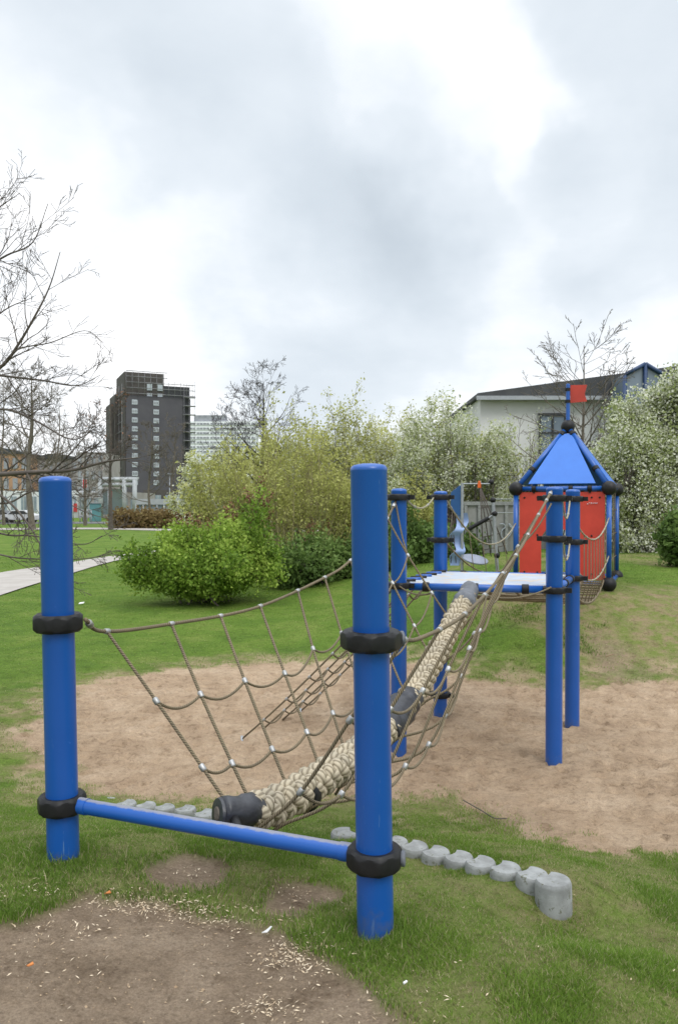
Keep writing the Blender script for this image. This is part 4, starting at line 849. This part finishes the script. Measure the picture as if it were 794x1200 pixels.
def bare_tree(name, x, y, H, r, label, group=None, nl=9, depth=3, bark=M_barkd, lean=(0, 0), leaf=None, ratio=.6, up=.18, low=.25, spread=(.5, 1.0), minr=.003, limbL=.5, wander=.3, thin=1):
    g = h1(x, y); root = empty(name, (x, y, g), label, 'tree', group); b = MB()
    P = crv([(x, y, g-.1), (x+lean[0]*.3+random.gauss(0, .02*H), y, g+H*.35), (x+lean[0]*.7, y+lean[1], g+H*.7), (x+lean[0], y+lean[1], g+H)], 6); n = len(P)
    rr = [r*(1-.9*i/(n-1)) for i in range(n)]; rr[0] *= 1.3; b.tube(P, rr, 8, cap=False); b.build('trunk', bark, root); c = MB(); tips = []
    for k in range(nl):
        t = low+(1-low)*(k+random.random()*.7)/nl; j = min(int(t*(n-1)), n-2); q = P[j]; a = random.uniform(0, 2*PI); e = random.uniform(.3, .9)
        grow(c, q, (math.cos(a), math.sin(a)*.9, e), H*limbL*(1.15-.75*t), rr[j]*.5, depth, tips, wander, up, 4, ratio, (4, 6), minr, .2, spread)
    cr = c.build('crown', bark, root)
    if leaf:
        m_, n_, sz = leaf; C = np.array([tuple(t[0]) for t in tips]); C = C[RNG.random(len(C)) < thin]; V, Fq, v = leafcloud(C, sz, n_, sz*2); np_mesh('leaves', V, Fq, m_, cr, v=np.repeat(v, 4))
    return root
p = at(312, 600, 27); bare_tree('bare_tree', p.x, 26, 6.0, .11, 'dark bare crowned tree rising above the yellow green bush', None, 18, 3, M_barkv, ratio=.55, low=.4, limbL=.45, minr=.005, wander=.2)
p = at(683, 600, 23.5); bare_tree('bare_tree', p.x, 23.5, 6.0, .08, 'slender bare young tree standing behind the play house flag', None, 30, 2, M_bark, ratio=.34, low=.3, limbL=.56, up=.14, minr=.007, spread=(.5, .95), wander=.12)
p = at(130, 618, 66); bare_tree('bare_tree', p.x, 66, 11, .2, 'small dark park tree with a few brown leaves in front of the tower block', 'bare park trees along the street', 12, 3, ratio=.5, low=.3, limbL=.38, minr=.011, leaf=(M_brown, 1, .10), thin=.07)
p = at(38, 618, 66); bare_tree('bare_tree', p.x, 66, 13, .3, 'thick trunked bare park tree left of the left post', 'bare park trees along the street', 16, 3, M_bark, ratio=.55, low=.25, limbL=.45, minr=.014)
for px, D, H, lab in ((5, 80, 15, 'bare park tree at the far left edge of the street'), (70, 82, 13, 'bare park tree directly behind the left post'), (100, 78, 8, 'shorter bare park tree just right of the left post'), (178, 84, 10, 'bare street tree in front of the tower block base'), (205, 88, 11, 'bare street tree by the right corner of the tower block')):
    p = at(px, 600, D); bare_tree('bare_tree', p.x, D, H, .17, lab, 'bare park trees along the street', 12, 3, M_bark, ratio=.52, low=.2, limbL=.42, minr=.012)
# big overhanging tree at the left, trunk outside the frame
tx, ty = -4.9, 8.0; g = h1(tx, ty); bt = empty('bare_tree', (tx, ty, g), 'large bare tree at the left edge whose twigs reach into the sky', 'tree')
b = MB(); b.tube(crv([(tx, ty, g-.1), (tx+.05, ty, g+1.2), (tx-.1, ty+.1, g+2.6), (tx-.05, ty, g+4.2), (tx, ty, g+5.6)], 6), [.16-.0052*i for i in range(25)], 10, cap=False); b.build('trunk', M_bark, bt)
c = MB(); tips = []
def limb(pts, r0, side_n, L, depth=2, up=.15):
    P = crv([Vector(q) for q in pts], 6); n = len(P); rr = [max(.003, r0*.66*(1-.88*i/(n-1))) for i in range(n)]; c.tube(P, rr, 6, cap=False)
    side_n = int(side_n*1.25)
    for k in range(side_n):
        t = .12+.8*(k+random.random())/side_n; j = min(int(t*(n-1)), n-2); td = (P[j+1]-P[j]).normalized(); o = Vector((random.gauss(0, 1), random.gauss(0, .6), random.gauss(.25, 1))); o = (o-td*o.dot(td)).normalized(); a = random.uniform(.4, .95)
        grow(c, P[j], td*math.cos(a)+o*math.sin(a), L*random.uniform(.5, 1.15)*(1.1-.5*t), rr[j]*.55, depth, tips, .3, up, 4, .55, (3, 5), .0021, .15, (.35, .9))
def L_(*q): return [at(*e) for e in q]
limb([(tx, ty, 1.6)]+L_((-60, 470, 7.8), (0, 432, 7.6), (22, 405, 7.5), (45, 366, 7.4), (60, 335, 7.4), (72, 296, 7.3)), .035, 9, .75)
limb(L_((0, 432, 7.6), (22, 410, 7.5), (60, 402, 7.4), (100, 388, 7.3), (122, 402, 7.2)), .014, 8, .45, 1)
limb([(tx, ty, 2.0)]+L_((-60, 430, 8.2), (0, 440, 8.0), (50, 446, 8.0), (90, 452, 7.9), (118, 440, 7.8)), .03, 11, .6)
limb([(tx, ty, 2.6)]+L_((-60, 350, 7.8), (-20, 318, 7.5), (10, 300, 7.4), (40, 285, 7.4), (58, 240, 7.3)), .03, 12, .6)
limb([(tx, ty, 3.2)]+L_((-60, 290, 8), (-25, 262, 7.8), (0, 245, 7.7), (25, 228, 7.7)), .028, 12, .7)
limb([(tx, ty, 2.3)]+L_((-60, 420, 8), (-20, 385, 7.6), (10, 362, 7.6), (38, 350, 7.5)), .026, 12, .65)
limb([(tx, ty, 1.5)]+L_((-60, 500, 7.8), (0, 480, 7.4), (40, 492, 7.2), (85, 515, 7.1), (118, 498, 7)), .03, 13, .65)
limb([(tx, ty, 1.3)]+L_((-70, 560, 6.8), (0, 556, 6.0), (45, 553, 5.9), (85, 551, 5.8), (125, 541, 5.7), (165, 536, 5.6)), .042, 13, .5)
limb(L_((60, 553, 5.85), (80, 535, 5.8), (110, 500, 5.7)), .012, 5, .35, 1)
limb([(tx, ty, 1.1)]+L_((-70, 540, 7.4), (0, 580, 7.0), (30, 610, 6.9), (48, 640, 6.8), (62, 668, 6.8)), .026, 9, .5, 2, -.15)
limb([(tx, ty, .9)]+L_((-70, 600, 7), (0, 625, 6.5), (40, 628, 6.4), (95, 638, 6.3), (120, 628, 6.2)), .022, 9, .45, 2, -.1)
limb([(tx, ty, .8)]+L_((-70, 630, 7), (0, 650, 6.4), (40, 655, 6.3), (95, 655, 6.2), (128, 650, 6.2)), .018, 8, .4, 2, -.1)
limb([(tx, ty, 1.2)]+L_((-70, 560, 7.4), (0, 590, 7.2), (45, 575, 7.1), (100, 600, 7.0), (135, 610, 7.0)), .022, 12, .5, 2, 0)
c.build('crown', M_barkd, bt)

# hedge
p = at(165, 612, 70); a, cc = at(135, 612, 70), at(212, 612, 70); g = h1(p.x, 70)
hd = empty('hedge', (p.x, 70, g), 'low russet brown hedge between the lawn and the street', 'hedge')
C = RNG.uniform([a.x, 69, g+.0], [cc.x, 71.5, g+1.5], (900, 3)); C[:, 2] -= .3*fbm(C[:, 0]*.5, C[:, 1], 3)
V, Fq, v = leafcloud(C, .16, 14, .25); crown_mesh('foliage', [(V, Fq, v, 0)], [M_hedge], hd)
b = MB()
for k in range(60): x_ = random.uniform(a.x, cc.x); b.tube([(x_, 70.2, g-.05), (x_+random.gauss(0, .2), 70.2, g+1.2)], .02, 4)
b.build('stems', M_bark, hd)

# ------------------------------------------------------------------ buildings
M_brick = mat('dark_brown_brick', (.065, .062, .075), (.08, .076, .088), .8, .25, bmp=.2, bdist=.05, bscale=3)
M_brick2 = mat('brown_side_cladding', (.06, .052, .05), (.085, .075, .07), .85, .5)
M_slab = mat('pale_concrete', (.7, .72, .75), (.78, .8, .82), .8, .3); M_dark = mat('dark_opening', (.03, .032, .036), None, .5, 2)
M_win = mat('pale_window', (.5, .55, .6), (.42, .46, .5), .3, 2); M_scaf = mat('scaffold_steel', (.22, .22, .23), None, .5, 5, metal=.3); M_band = mat('window_band', (.20, .21, .24), (.30, .31, .34), .7, .4)
M_wall = mat('pale_grey_wall', (.58, .58, .57), (.68, .68, .67), .85, .6, bmp=.2, bdist=.02, bscale=6, spots=(.7, .6, (.48, .46, .42))); M_roof = mat('slate_roof', (.035, .038, .042), (.06, .062, .066), .7, 2)
M_glaz = mat('grey_glazing', (.12, .16, .2), (.18, .22, .27), .2, .6); M_orange = mat('ochre_brick', (.34, .2, .12), (.42, .26, .16), .85, .5); M_gw = mat('white_metal', (.38, .40, .41), (.32, .34, .35), .5, 2)
# tower block
def tower():
    D = 245; cA = at(148, 600, D); th = math.radians(24); R = Matrix.Rotation(th, 3, 'Z'); g = -1.0
    wpx = at(217, 600, D).x-cA.x; Wf = wpx*1.13; Wd = 18; ztop = lambda py: EYE+(HY-py)/F*D
    root = empty('tower_block', (cA.x+8, D+5, g), 'dark brick tower block with white windows and scaffolding on its top floors', 'building')
    ex = R @ Vector((1, 0, 0)); ey = R @ Vector((0, 1, 0)); O = Vector((cA.x, D, 0))
    def P(u, w, z): v = O+ex*u+ey*w; return Vector((v.x, v.y, z))
    def bx(u0, u1, w0, w1, zz0, zz1, b, mi=0): b.prism([P(u0, w0, zz0), P(u1, w0, zz0), P(u1, w1, zz0), P(u0, w1, zz0)], (0, 0, zz1-zz0), mi)
    zt = ztop(463); b = MB(); bx(0, Wf*.86, 0, Wd, g, zt, b); b.build('main_wall', M_brick, root, smooth=False)
    b = MB(); bx(-.3, Wf*.58, 1.2, Wd, zt, ztop(435), b); b.build('upper_floors', M_brick2, root, smooth=False)
    b = MB(); bx(Wf*.58, Wf*.98, 1.2, Wd, zt, ztop(449), b); bx(Wf*.86, Wf*.99, 1.2, Wd, g, zt, b); b.build('rear_wing', M_dark, root, smooth=False)
    b = MB(); bx(-.25, -.02, .5, Wd*.85, g, ztop(440), b); b.build('side_wall', M_brick2, root, smooth=False)
    b = MB(); bx(-2, -.3, Wd*.55, Wd*1.2, g, ztop(458), b); bx(-3, -2.1, Wd*.7, Wd*1.3, g, ztop(468), b); b.build('side_wing', M_brick2, root, smooth=False)
    for k in range(10):
        z = ztop(468+k*10.5)
        for u in (Wf*.13, Wf*.45):
            fr = MB(); bx(u-.85, u+.85, -.12, .05, z-1.5, z, fr); w_ = fr.build('window', M_win, root, smooth=False)
            pn = MB(); bx(u-.7, u-.06, -.16, -.12, z-1.2, z-.3, pn); bx(u+.06, u+.7, -.16, -.12, z-1.2, z-.3, pn); pn.build('pane', M_band, w_, smooth=False)
    for u in (Wf*.36, Wf*.52):
        for z in (ztop(448), ztop(459)): fr = MB(); bx(u-.8, u+.8, .9, 1.15, z-2, z, fr); fr.build('window', M_win, root, smooth=False)
    b = MB()
    for k in range(5):
        z = zt+.6+k*1.75
        if z < ztop(434): b.tube([P(Wf*.0, -.6, z), P(Wf*(.62 if z > ztop(446) else 1.04), -.6, z)], .13, 4)
    for k in range(12): 
        u = Wf*k/11; b.tube([P(u, -.6, zt), P(u, -.6, ztop(436 if u < Wf*.6 else 444))], .07, 4)
    for k in range(14):
        z = ztop(462)-k*2.8
        if z < 3: break
        bx(Wf*.86, Wf*1.05, -.8, .8, z-.12, z+.12, b)
    for u in (.87, .95, 1.04): b.tube([P(Wf*u, -.8, g), P(Wf*u, -.8, ztop(443))], .07, 4)
    for k in range(12): z = 4+k*2.9; b.tube([P(-1.2, 0, z), P(-1.2, Wd, z)], .1, 4)
    for w in (0, .33, .66, 1): b.tube([P(-1.2, Wd*w, g), P(-1.2, Wd*w, ztop(450))], .08, 4)
    b.build('scaffolding', M_scaf, root)
tower()
def slab():
    D = 430; a, c = at(212, 600, D), at(300, 600, D); zt = EYE+(HY-494)/F*D; root = empty('slab_building', ((a.x+c.x)/2, D, -1), 'white slab building with long window bands beside the dark tower block', 'building')
    b = MB(); b.box(((a.x+c.x)/2, D+7, (zt-1)/2), (c.x-a.x, 14, zt+1)); b.build('wall', M_slab, root, smooth=False)
    b = MB(); p = at(245, 600, D); b.box((p.x, D+6, zt+1.8), (17, 9, 3.6)); b.build('plant_room', M_band, root, smooth=False)
    k = 0; z = zt-1.4
    while z > 2:
        b = MB(); b.box(((a.x+c.x)/2, D-.05, z), (c.x-a.x-1, .3, 1.05)); w_ = b.build('window_band', M_band, root, smooth=False)
        b = MB(); n = 22
        b.box(((a.x+c.x)/2, D-.25, z-.6), (c.x-a.x-1, .2, .12))
        for j in range(n): b.box((a.x+1+(c.x-a.x-2)*j/(n-1), D-.25, z), (.22 if j % 4 else .7, .2, 1.05))
        b.build('mullions', M_slab, w_, smooth=False); z -= 2.55; k += 1
slab()
def block(name, px0, px1, pt, D, m, label, cat='building', depth=12, nw=6, nf=3, wm=M_band, roof=None, group=None):
    a, c = at(px0, 600, D), at(px1, 600, D); g = h1((a.x+c.x)/2, D)-.3; zt = EYE+(HY-pt)/F*D; w = c.x-a.x; cx = (a.x+c.x)/2
    root = empty(name, (cx, D, g), label, cat, group); b = MB(); b.box((cx, D+depth/2, (g+zt)/2), (w, depth, zt-g)); b.build('wall', m, root, smooth=False)
    fh = (zt-g)/nf
    for i in range(nf):
        for j in range(nw):
            ww = w/nw*.55; x_ = a.x+w*(j+.5)/nw; z_ = g+fh*(i+.55); b = MB(); b.box((x_, D-.02, z_), (ww, .12, fh*.5)); w_ = b.build('window', wm, root, smooth=False)
            b = MB(); b.box((x_, D-.1, z_), (.12, .06, fh*.5)); b.box((x_, D-.1, z_-fh*.26), (ww+.2, .14, .1)); b.build('frame', M_gw, w_, smooth=False)
    if roof: b = MB(); b.prism([(a.x-.4, D-.4, zt+.01), (c.x+.4, D-.4, zt+.01), (cx+w*.1, D-.4, zt+roof), (cx-w*.1, D-.4, zt+roof)], (0, depth+.8, 0)); b.build('roof', M_roof, root, smooth=False)
    return root
M_gb = mat('grey_brown_render', (.24, .22, .21), (.32, .3, .29), .85, .4); M_sh = mat('shop_white', (.55, .57, .58), (.65, .66, .67), .7, .5); M_shop = mat('shop_glass', (.16, .2, .24), (.3, .35, .38), .2, .3)
block('brick_building', -60, 34, 532, 170, M_orange, 'ochre brick building behind the bare trees at the far left', nw=9, nf=3, roof=1.6)
block('grey_building', 36, 92, 538, 175, M_gb, 'grey brown building behind the left blue post', nw=6, nf=3, roof=1.2)
block('grey_building', 90, 122, 530, 160, M_gb, 'taller grey building between the left post and the tower block', nw=4, nf=4)
block('shop_building', -70, 92, 575, 120, M_sh, 'low white shop front behind the trees at far left', nw=14, nf=1, wm=M_shop)
block('shop_building', 92, 160, 577, 118, M_gb, 'low grey shop front right of the left post', nw=8, nf=1, wm=M_shop)
block('shop_building', 168, 262, 574, 150, M_brick2, 'low dark building at the foot of the tower block', nw=8, nf=1, wm=M_shop)
# white portal canopy
Dp = 104; root = empty('white_canopy', (at(138, 600, Dp).x, Dp, -.6), 'white framed glass canopy standing in front of the tower block', 'canopy'); b = MB()
for (x0_, y0_, x1_, y1_) in ((117, 562, 160, 562), (117, 568, 160, 568)): b.tube([at(x0_, y0_, Dp), at(x1_, y1_, Dp)], .28, 6)
for xx in (146, 158, 118): b.tube([at(xx, 562, Dp), at(xx, 606, Dp)], .35, 6)
b.tube([at(118, 562, Dp+8), at(160, 562, Dp+8)], .28, 6); b.tube([at(160, 562, Dp), at(160, 562, Dp+8)], .28, 6); b.build('frame', M_gw, root)
b = MB(); b.prism([at(117, 561, Dp), at(160, 561, Dp), at(163, 561, Dp+8), at(117, 561, Dp+8)], (0, 0, .25)); b.build('roof', M_gw, root, smooth=False)
b = MB(); b.box(at(131, 588, Dp+6), (3.2, .1, 3.6)); b.build('glass', M_shop, root, smooth=False)
Dg = 98; root = empty('glass_screen', (at(190, 600, Dg).x, Dg, -.6), 'long glazed street screen with a white top rail beyond the hedge', 'screen')
b = MB(); a, c = at(160, 588, Dg), at(217, 588, Dg); b.box(((a.x+c.x)/2, Dg, a.z), (c.x-a.x, .4, .7)); b.build('top_rail', M_gw, root, smooth=False)
b = MB(); b.box(((a.x+c.x)/2, Dg+.1, (a.z-.5)/2), (c.x-a.x, .05, a.z+.3)); b.build('glass', M_shop, root, smooth=False)
for k in range(8): b = MB(); x_ = a.x+(c.x-a.x)*k/7; b.tube([(x_, Dg-.1, -.8), (x_, Dg-.1, a.z-.2)], .09, 6); b.build('mullion', M_gw, root)
# fence, boxes, banners and lamps of the street
M_rb = mat('red_banner', (.55, .03, .03), None, .6, 2); M_teal = mat('teal_panel', (.10, .25, .27), None, .6, 2); M_yel = mat('yellow_panel', (.6, .5, .08), None, .6, 2)
Df = 88; root = empty('white_railing', (at(101, 600, Df).x, Df, -.6), 'white railing frame beside the left blue post', 'railing'); b = MB()
for xx in (94, 98, 102, 107): b.tube([at(xx, 612, Df), at(xx, 598, Df)], .07, 6)
for yy in (598, 605): b.tube([at(94, yy, Df), at(107, yy, Df)], .07, 6)
b.build('bars', M_gw, root)
for (xx, y0_, y1_, lab) in ((97, 562, 572, 'red banner hanging high beside the left post'), (127, 575, 583, 'red banner on the canopy column'), (86, 590, 600, 'red banner low beside the left post')):
    D = 96; root = empty('banner', tuple(zz(at(xx, 600, D), -.6)), lab, 'banner', 'red street banners'); b = MB(); b.tube([zz(at(xx, 600, D), -.7), at(xx, y0_-3, D)], .06, 6); b.build('pole', M_galv, root); b = MB(); p0, p1 = at(xx, y0_, D), at(xx, y1_, D); b.box(((p0.x+.25), D, (p0.z+p1.z)/2), (.45, .06, p0.z-p1.z)); b.build('cloth', M_rb, root, smooth=False)
for (xx, yt, lab) in ((199, 556, 'tall grey street lamp in front of the tower block'), (31, 545, 'grey street lamp among the bare trees at left')):
    D = 92; root = empty('street_lamp', tuple(zz(at(xx, 600, D), -.6)), lab, 'street lamp', 'street lamps along the road'); b = MB(); b.tube([zz(at(xx, 600, D), -.7), at(xx, yt, D)], [.09, .05], 8); b.build('pole', M_galv, root); b = MB(); p0 = at(xx, yt, D); b.box(p0+Vector((.1, 0, .05)), (.9, .3, .14)); b.build('lamp_head', M_galv, root, smooth=False, bevel=.03)
for (xx, D, m, lab, w_, h_) in ((112, 95, M_teal, 'teal street kiosk right of the left post', 1.2, 2.2), (185, 95, M_yel, 'yellow street box before the glass screen', 1.0, 1.3), (172, 95, M_gw, 'white street box before the glass screen', 1.2, 1.4)):
    root = empty('street_box', tuple(zz(at(xx, 600, D), -.6)), lab, 'street box'); b = MB(); p0 = at(xx, 600, D); b.box((p0.x, D, -.6+h_/2), (w_, .8, h_)); b.build('cabinet', m, root, smooth=False, bevel=.05); b = MB(); b.box((p0.x, D, -.6+h_+.06), (w_+.2, 1, .12)); b.build('lid', M_galv, root, smooth=False)
def car(px, D, m, label):
    p = at(px, 600, D); g = h1(p.x, D)+.03; root = empty('parked_car', (p.x, D, g), label, 'car', 'cars parked in the street'); x_ = p.x
    prof = [(-2.1,.3),(-2.1,.75),(-1.9,.9),(-1.2,.95),(-.7,1.4),(.8,1.42),(1.5,.98),(2.05,.85),(2.1,.3)]
    b = MB(); b.prism([(x_+q, D-.85, g+w) for q, w in prof], (0, 1.7, 0)); b.build('body', m, root, smooth=False, bevel=.06)
    b = MB(); b.prism([(x_+q, D-.87, g+w) for q, w in ((-1.05,.97),(-.62,1.32),(.72,1.34),(1.25,.98))], (0, 1.74, 0)); b.build('window', M_dark, root, smooth=False)
    for wx in (-1.3, 1.3):
        for wy in (-.88, .68): b = MB(); b.lathe([(.3, 0), (.32, .03), (.32, .17), (.3, .2)], (x_+wx, D+wy, g+.32), (0, 1, 0), 18); b.build('wheel', M_black, root, auto=40)
car(-2, 90, mat('black_car_paint', (.02, .02, .025), None, .25, 3), 'dark parked car at the far left edge of the street'); car(24, 89, mat('white_car_paint', (.6, .6, .62), None, .3, 3), 'white parked car beside the thick trunked bare tree')

# grey building on the right
Db = 28; bl = empty('grey_hall', (9, Db, .2), 'pale grey walled hall with a dark sloping roof and glazed gable behind the play house', 'building')
x0 = at(562, 467, Db).x; zt = at(562, 467, Db).z; b = MB(); b.prism([(x0, Db, -.5), (20, Db, -.5), (20, Db, zt), (x0, Db, zt)], (0, 12, 0)); b.build('wall', M_wall, bl, smooth=False)
b = MB(); b.prism([(x0-.15, Db-.35, zt+.01), (20.3, Db-.35, zt+.01), (20.3, Db-.35, 9.0), (x0-.15, Db-.35, zt+.16)], (0, 12.6, 0))
b.v = [(v[0], v[1], (zt+.16+(v[0]-x0)*(at(728, 439, Db).z-zt-.16)/(at(728, 439, Db).x-x0)) if (v[2] > zt+.1) else v[2]) for v in b.v]; b.build('roof', M_roof, bl, smooth=False)
b = MB(); b.box(((x0+20)/2, Db-.40, zt-.04), (20-x0+.4, .12, .14)); b.build('gutter', M_galv, bl, smooth=False)
gA, gB, gC = at(730, 440, 26.5), at(779, 442, 26.5), at(754, 427, 26.5)
b = MB(); b.prism([zz(gA, 2), zz(gB, 2), gB, gC, gA], (0, 4, 0)); gb = b.build('gable', M_glaz, bl, smooth=False)
b = MB(); fw = Vector((0, -.06, 0))
for a, c in ((gA, gC), (gC, gB), (zz(gA, 2), gA), (zz(gB, 2), gB), (zz(gC, 2), gC)): b.tube([a+fw, c+fw], .07, 6)
b.build('frame', mat('navy_frame', (.02, .05, .13), None, .5, 3), gb)
wA, wB = at(631, 486, Db), at(661, 545, Db); cx_, cz_ = (wA.x+wB.x)/2, (wA.z+wB.z)/2; b = MB(); b.box((cx_, Db-.02, cz_), (wB.x-wA.x, .1, wA.z-wB.z)); wn = b.build('window', M_glaz, bl, smooth=False)
b = MB(); b.box((cx_, Db-.09, cz_), (.06, .08, wA.z-wB.z)); b.box((cx_, Db-.09, wA.z), (wB.x-wA.x+.1, .1, .08)); b.box((cx_, Db-.09, wB.z), (wB.x-wA.x+.1, .14, .08)); b.box((wA.x, Db-.09, cz_), (.07, .08, wA.z-wB.z)); b.box((wB.x, Db-.09, cz_), (.07, .08, wA.z-wB.z)); b.box((cx_, Db-.09, cz_+.25), (wB.x-wA.x, .06, .05)); b.build('frame', M_dark, wn, smooth=False)
# low concrete wall with sprayed scribble
Dw = 21.5; a, c = at(545, 640, Dw), at(640, 640, Dw); zt_ = at(0, 592, Dw).z; gw_ = empty('garden_wall', ((a.x+c.x)/2, Dw, 0), 'low grey concrete panel wall with a pale sprayed scribble', 'wall')
b = MB(); b.box(((a.x+c.x)/2, Dw+.1, zt_/2-.2), (c.x-a.x, .2, zt_+.4)); b.build('panels', mat('grey_concrete_wall', (.2, .2, .19), (.28, .28, .27), .9, 2, bmp=.3, bdist=.02), gw_, smooth=False)
b = MB(); b.box(((a.x+c.x)/2, Dw+.1, zt_+.05), (c.x-a.x+.1, .32, .1)); b.build('coping', M_conc, gw_, smooth=False)
b = MB()
for k in range(7): b.box((a.x+(c.x-a.x)*k/6, Dw-.03, zt_/2-.2), (.08, .08, zt_+.38))
b.build('ribs', M_conc, gw_, smooth=False)
s0 = at(585, 622, Dw-.06); cs_ = []
for k in range(26): t = k/25; cs_.append(s0+Vector((t*.62+.10*math.sin(t*19), 0, .18*math.sin(t*13+.8)+.05*math.cos(t*31))))
b = MB(); b.tube(crv(cs_, 3), .014, 5); b.build('sprayed_scribble', mat('pale_spray_paint', (.4, .45, .5), None, .8, 5), gw_)

# background wooded mass far behind, so the horizon is closed as in the photo
for (px, D, H, w, lab) in ((330, 60, 7, 26, 'distant tree clump behind the blossom trees, left part'), (440, 62, 7.5, 30, 'distant tree clump behind the blossom trees, middle part'), (545, 55, 6.0, 26, 'distant tree clump behind the blossom trees, right part'), (266, 70, 7, 16, 'distant tree clump at the foot of the white slab building')):
    p = at(px, 600, D); shrub('tree_clump', (p.x, D), [(p.x, D, h1(p.x, D)+H*.45, w/F*D*2.1, 4, H*.5)], 420, 22, .22, .45, [M_willow, M_blos], lab, 'trees', 'distant trees behind the playground', 16, M_bark, blossom=.4, stem_r=.12)

# ------------------------------------------------------------------ sky and light
world = bpy.data.worlds.new('World'); scene.world = world; world.use_nodes = True; nt = world.node_tree; bg = nt.nodes['Background']
SE, SR = math.radians(48), math.radians(150)
sky = nt.nodes.new('ShaderNodeTexSky'); sky.sky_type = 'NISHITA'; sky.sun_disc = False; sky.sun_elevation = SE; sky.sun_rotation = SR
tc = nt.nodes.new('ShaderNodeTexCoord')
def vm(op, a, b=None):
    n = nt.nodes.new('ShaderNodeVectorMath'); n.operation = op; nt.links.new(a, n.inputs[0])
    if b is not None:
        if isinstance(b, tuple): n.inputs[1].default_value = b
        else: nt.links.new(b, n.inputs[1])
    return n
def mth(op, a, b=None, c=None, clampit=False):
    n = nt.nodes.new('ShaderNodeMath'); n.operation = op; n.use_clamp = clampit
    for i, q in enumerate((a, b, c)):
        if q is None: continue
        if isinstance(q, (int, float)): n.inputs[i].default_value = q
        else: nt.links.new(q, n.inputs[i])
    return n.outputs[0]
gen = tc.outputs['Generated']
# project the dome on a cloud layer so that clouds flatten to the horizon
sx = nt.nodes.new('ShaderNodeSeparateXYZ'); nt.links.new(gen, sx.inputs[0]); zc = mth('ADD', mth('MAXIMUM', sx.outputs[2], 0.0), .22)
cm = nt.nodes.new('ShaderNodeCombineXYZ'); nt.links.new(mth('DIVIDE', sx.outputs[0], zc), cm.inputs[0]); nt.links.new(mth('DIVIDE', sx.outputs[1], zc), cm.inputs[1]); cm.inputs[2].default_value = 3.7
nz = noise_n(nt, 1.15, 7, .55, vec=cm.outputs[0]); nz.inputs['Distortion'].default_value = .25
nz3 = noise_n(nt, 3.4, 7, .6, vec=cm.outputs[0]); base = mth('ADD', mth('MULTIPLY_ADD', nz.outputs[0], 1.2, -.30), mth('MULTIPLY', nz3.outputs[0], .55)); base = mth('ADD', base, .04)
# cloud masses of this sky: (direction given by its place, angular radius, weight): + darker, - brighter
def cd(px, py): v = Vector(((px-CX), F, -(py-600))).normalized(); return (v.x, v.y, v.z)
wob = noise_n(nt, 2.6, 5, .6, vec=gen); wv = vm('MULTIPLY_ADD', wob.outputs[1]); wv.inputs[1].default_value = (.30,)*3; nt.links.new(gen, wv.inputs[2])
wv2 = vm('SUBTRACT', wv.outputs[0], (.15, .15, .15)); dirv = vm('NORMALIZE', wv2.outputs[0]).outputs[0]
tot_ = mth('ADD', base, -.05)
for (px, py, rad, w) in ((250, 50, .20, .12), (330, 130, .15, .14), (450, 215, .12, .26), (580, 285, .15, .50), (385, 375, .15, .66), (330, 255, .10, -.10), (700, 40, .16, .16), (770, 260, .11, .45), (120, 60, .16, .2), (700, 20, .14, .12),
                         (520, 110, .12, -.6), (600, 130, .08, -.3), (690, 205, .08, -.45), (10, 140, .12, -.35), (130, 290, .13, -.12), (330, 290, .08, -.2), (60, 420, .25, -.22), (600, 430, .22, -.35), (560, 370, .1, -.15)):
    dt = vm('DOT_PRODUCT', dirv, cd(px, py)); mr = nt.nodes.new('ShaderNodeMapRange'); mr.interpolation_type = 'SMOOTHERSTEP'; nt.links.new(dt.outputs['Value'], mr.inputs[0])
    mr.inputs[1].default_value = math.cos(rad*1.5); mr.inputs[2].default_value = 1; mr.inputs[3].default_value = 0; mr.inputs[4].default_value = w; tot_ = mth('ADD', tot_, mr.outputs[0])
cr = ramp(nt, [(.18, (.88, .88, .89)), (.33, (.71, .738, .77)), (.50, (.585, .63, .675)), (.70, (.51, .56, .61)), (1.0, (.42, .47, .52))]); nt.links.new(mth('MULTIPLY_ADD', tot_, 1/1.9, .12), cr.inputs[0])
STR = .10
sc_ = vm('SCALE', cr.outputs[0]); sc_.inputs['Scale'].default_value = 1.0/STR
mx = nt.nodes.new('ShaderNodeMix'); mx.data_type = 'RGBA'; mx.inputs[0].default_value = .96; zf = nt.nodes.new('ShaderNodeMapRange'); zf.interpolation_type = 'SMOOTHSTEP'; nt.links.new(sx.outputs[2], zf.inputs[0]); zf.inputs[1].default_value = .56; zf.inputs[2].default_value = 1; zf.inputs[3].default_value = 1/STR; zf.inputs[4].default_value = 2.6/STR; nt.links.new(zf.outputs[0], sc_.inputs['Scale']); nt.links.new(sky.outputs[0], mx.inputs[6]); nt.links.new(sc_.outputs[0], mx.inputs[7])
nt.links.new(mx.outputs[2], bg.inputs[0]); bg.inputs[1].default_value = STR
sl = bpy.data.lights.new('sun', 'SUN'); sl.energy = 1.0; sl.angle = math.radians(25); sl.color = (1, .97, .92); so = bpy.data.objects.new('sun', sl); COL.objects.link(so)
dv = Vector((math.sin(SR)*math.cos(SE), math.cos(SR)*math.cos(SE), math.sin(SE))); so.rotation_euler = dv.to_track_quat('Z', 'Y').to_euler()
scene.view_settings.view_transform = 'Standard'; scene.view_settings.look = 'None'; scene.view_settings.exposure = .55; scene.view_settings.gamma = 1
scene.cycles.max_bounces = 6; scene.cycles.use_denoising = True
for o in bpy.data.objects:
    if '_w' in o: del o['_w']
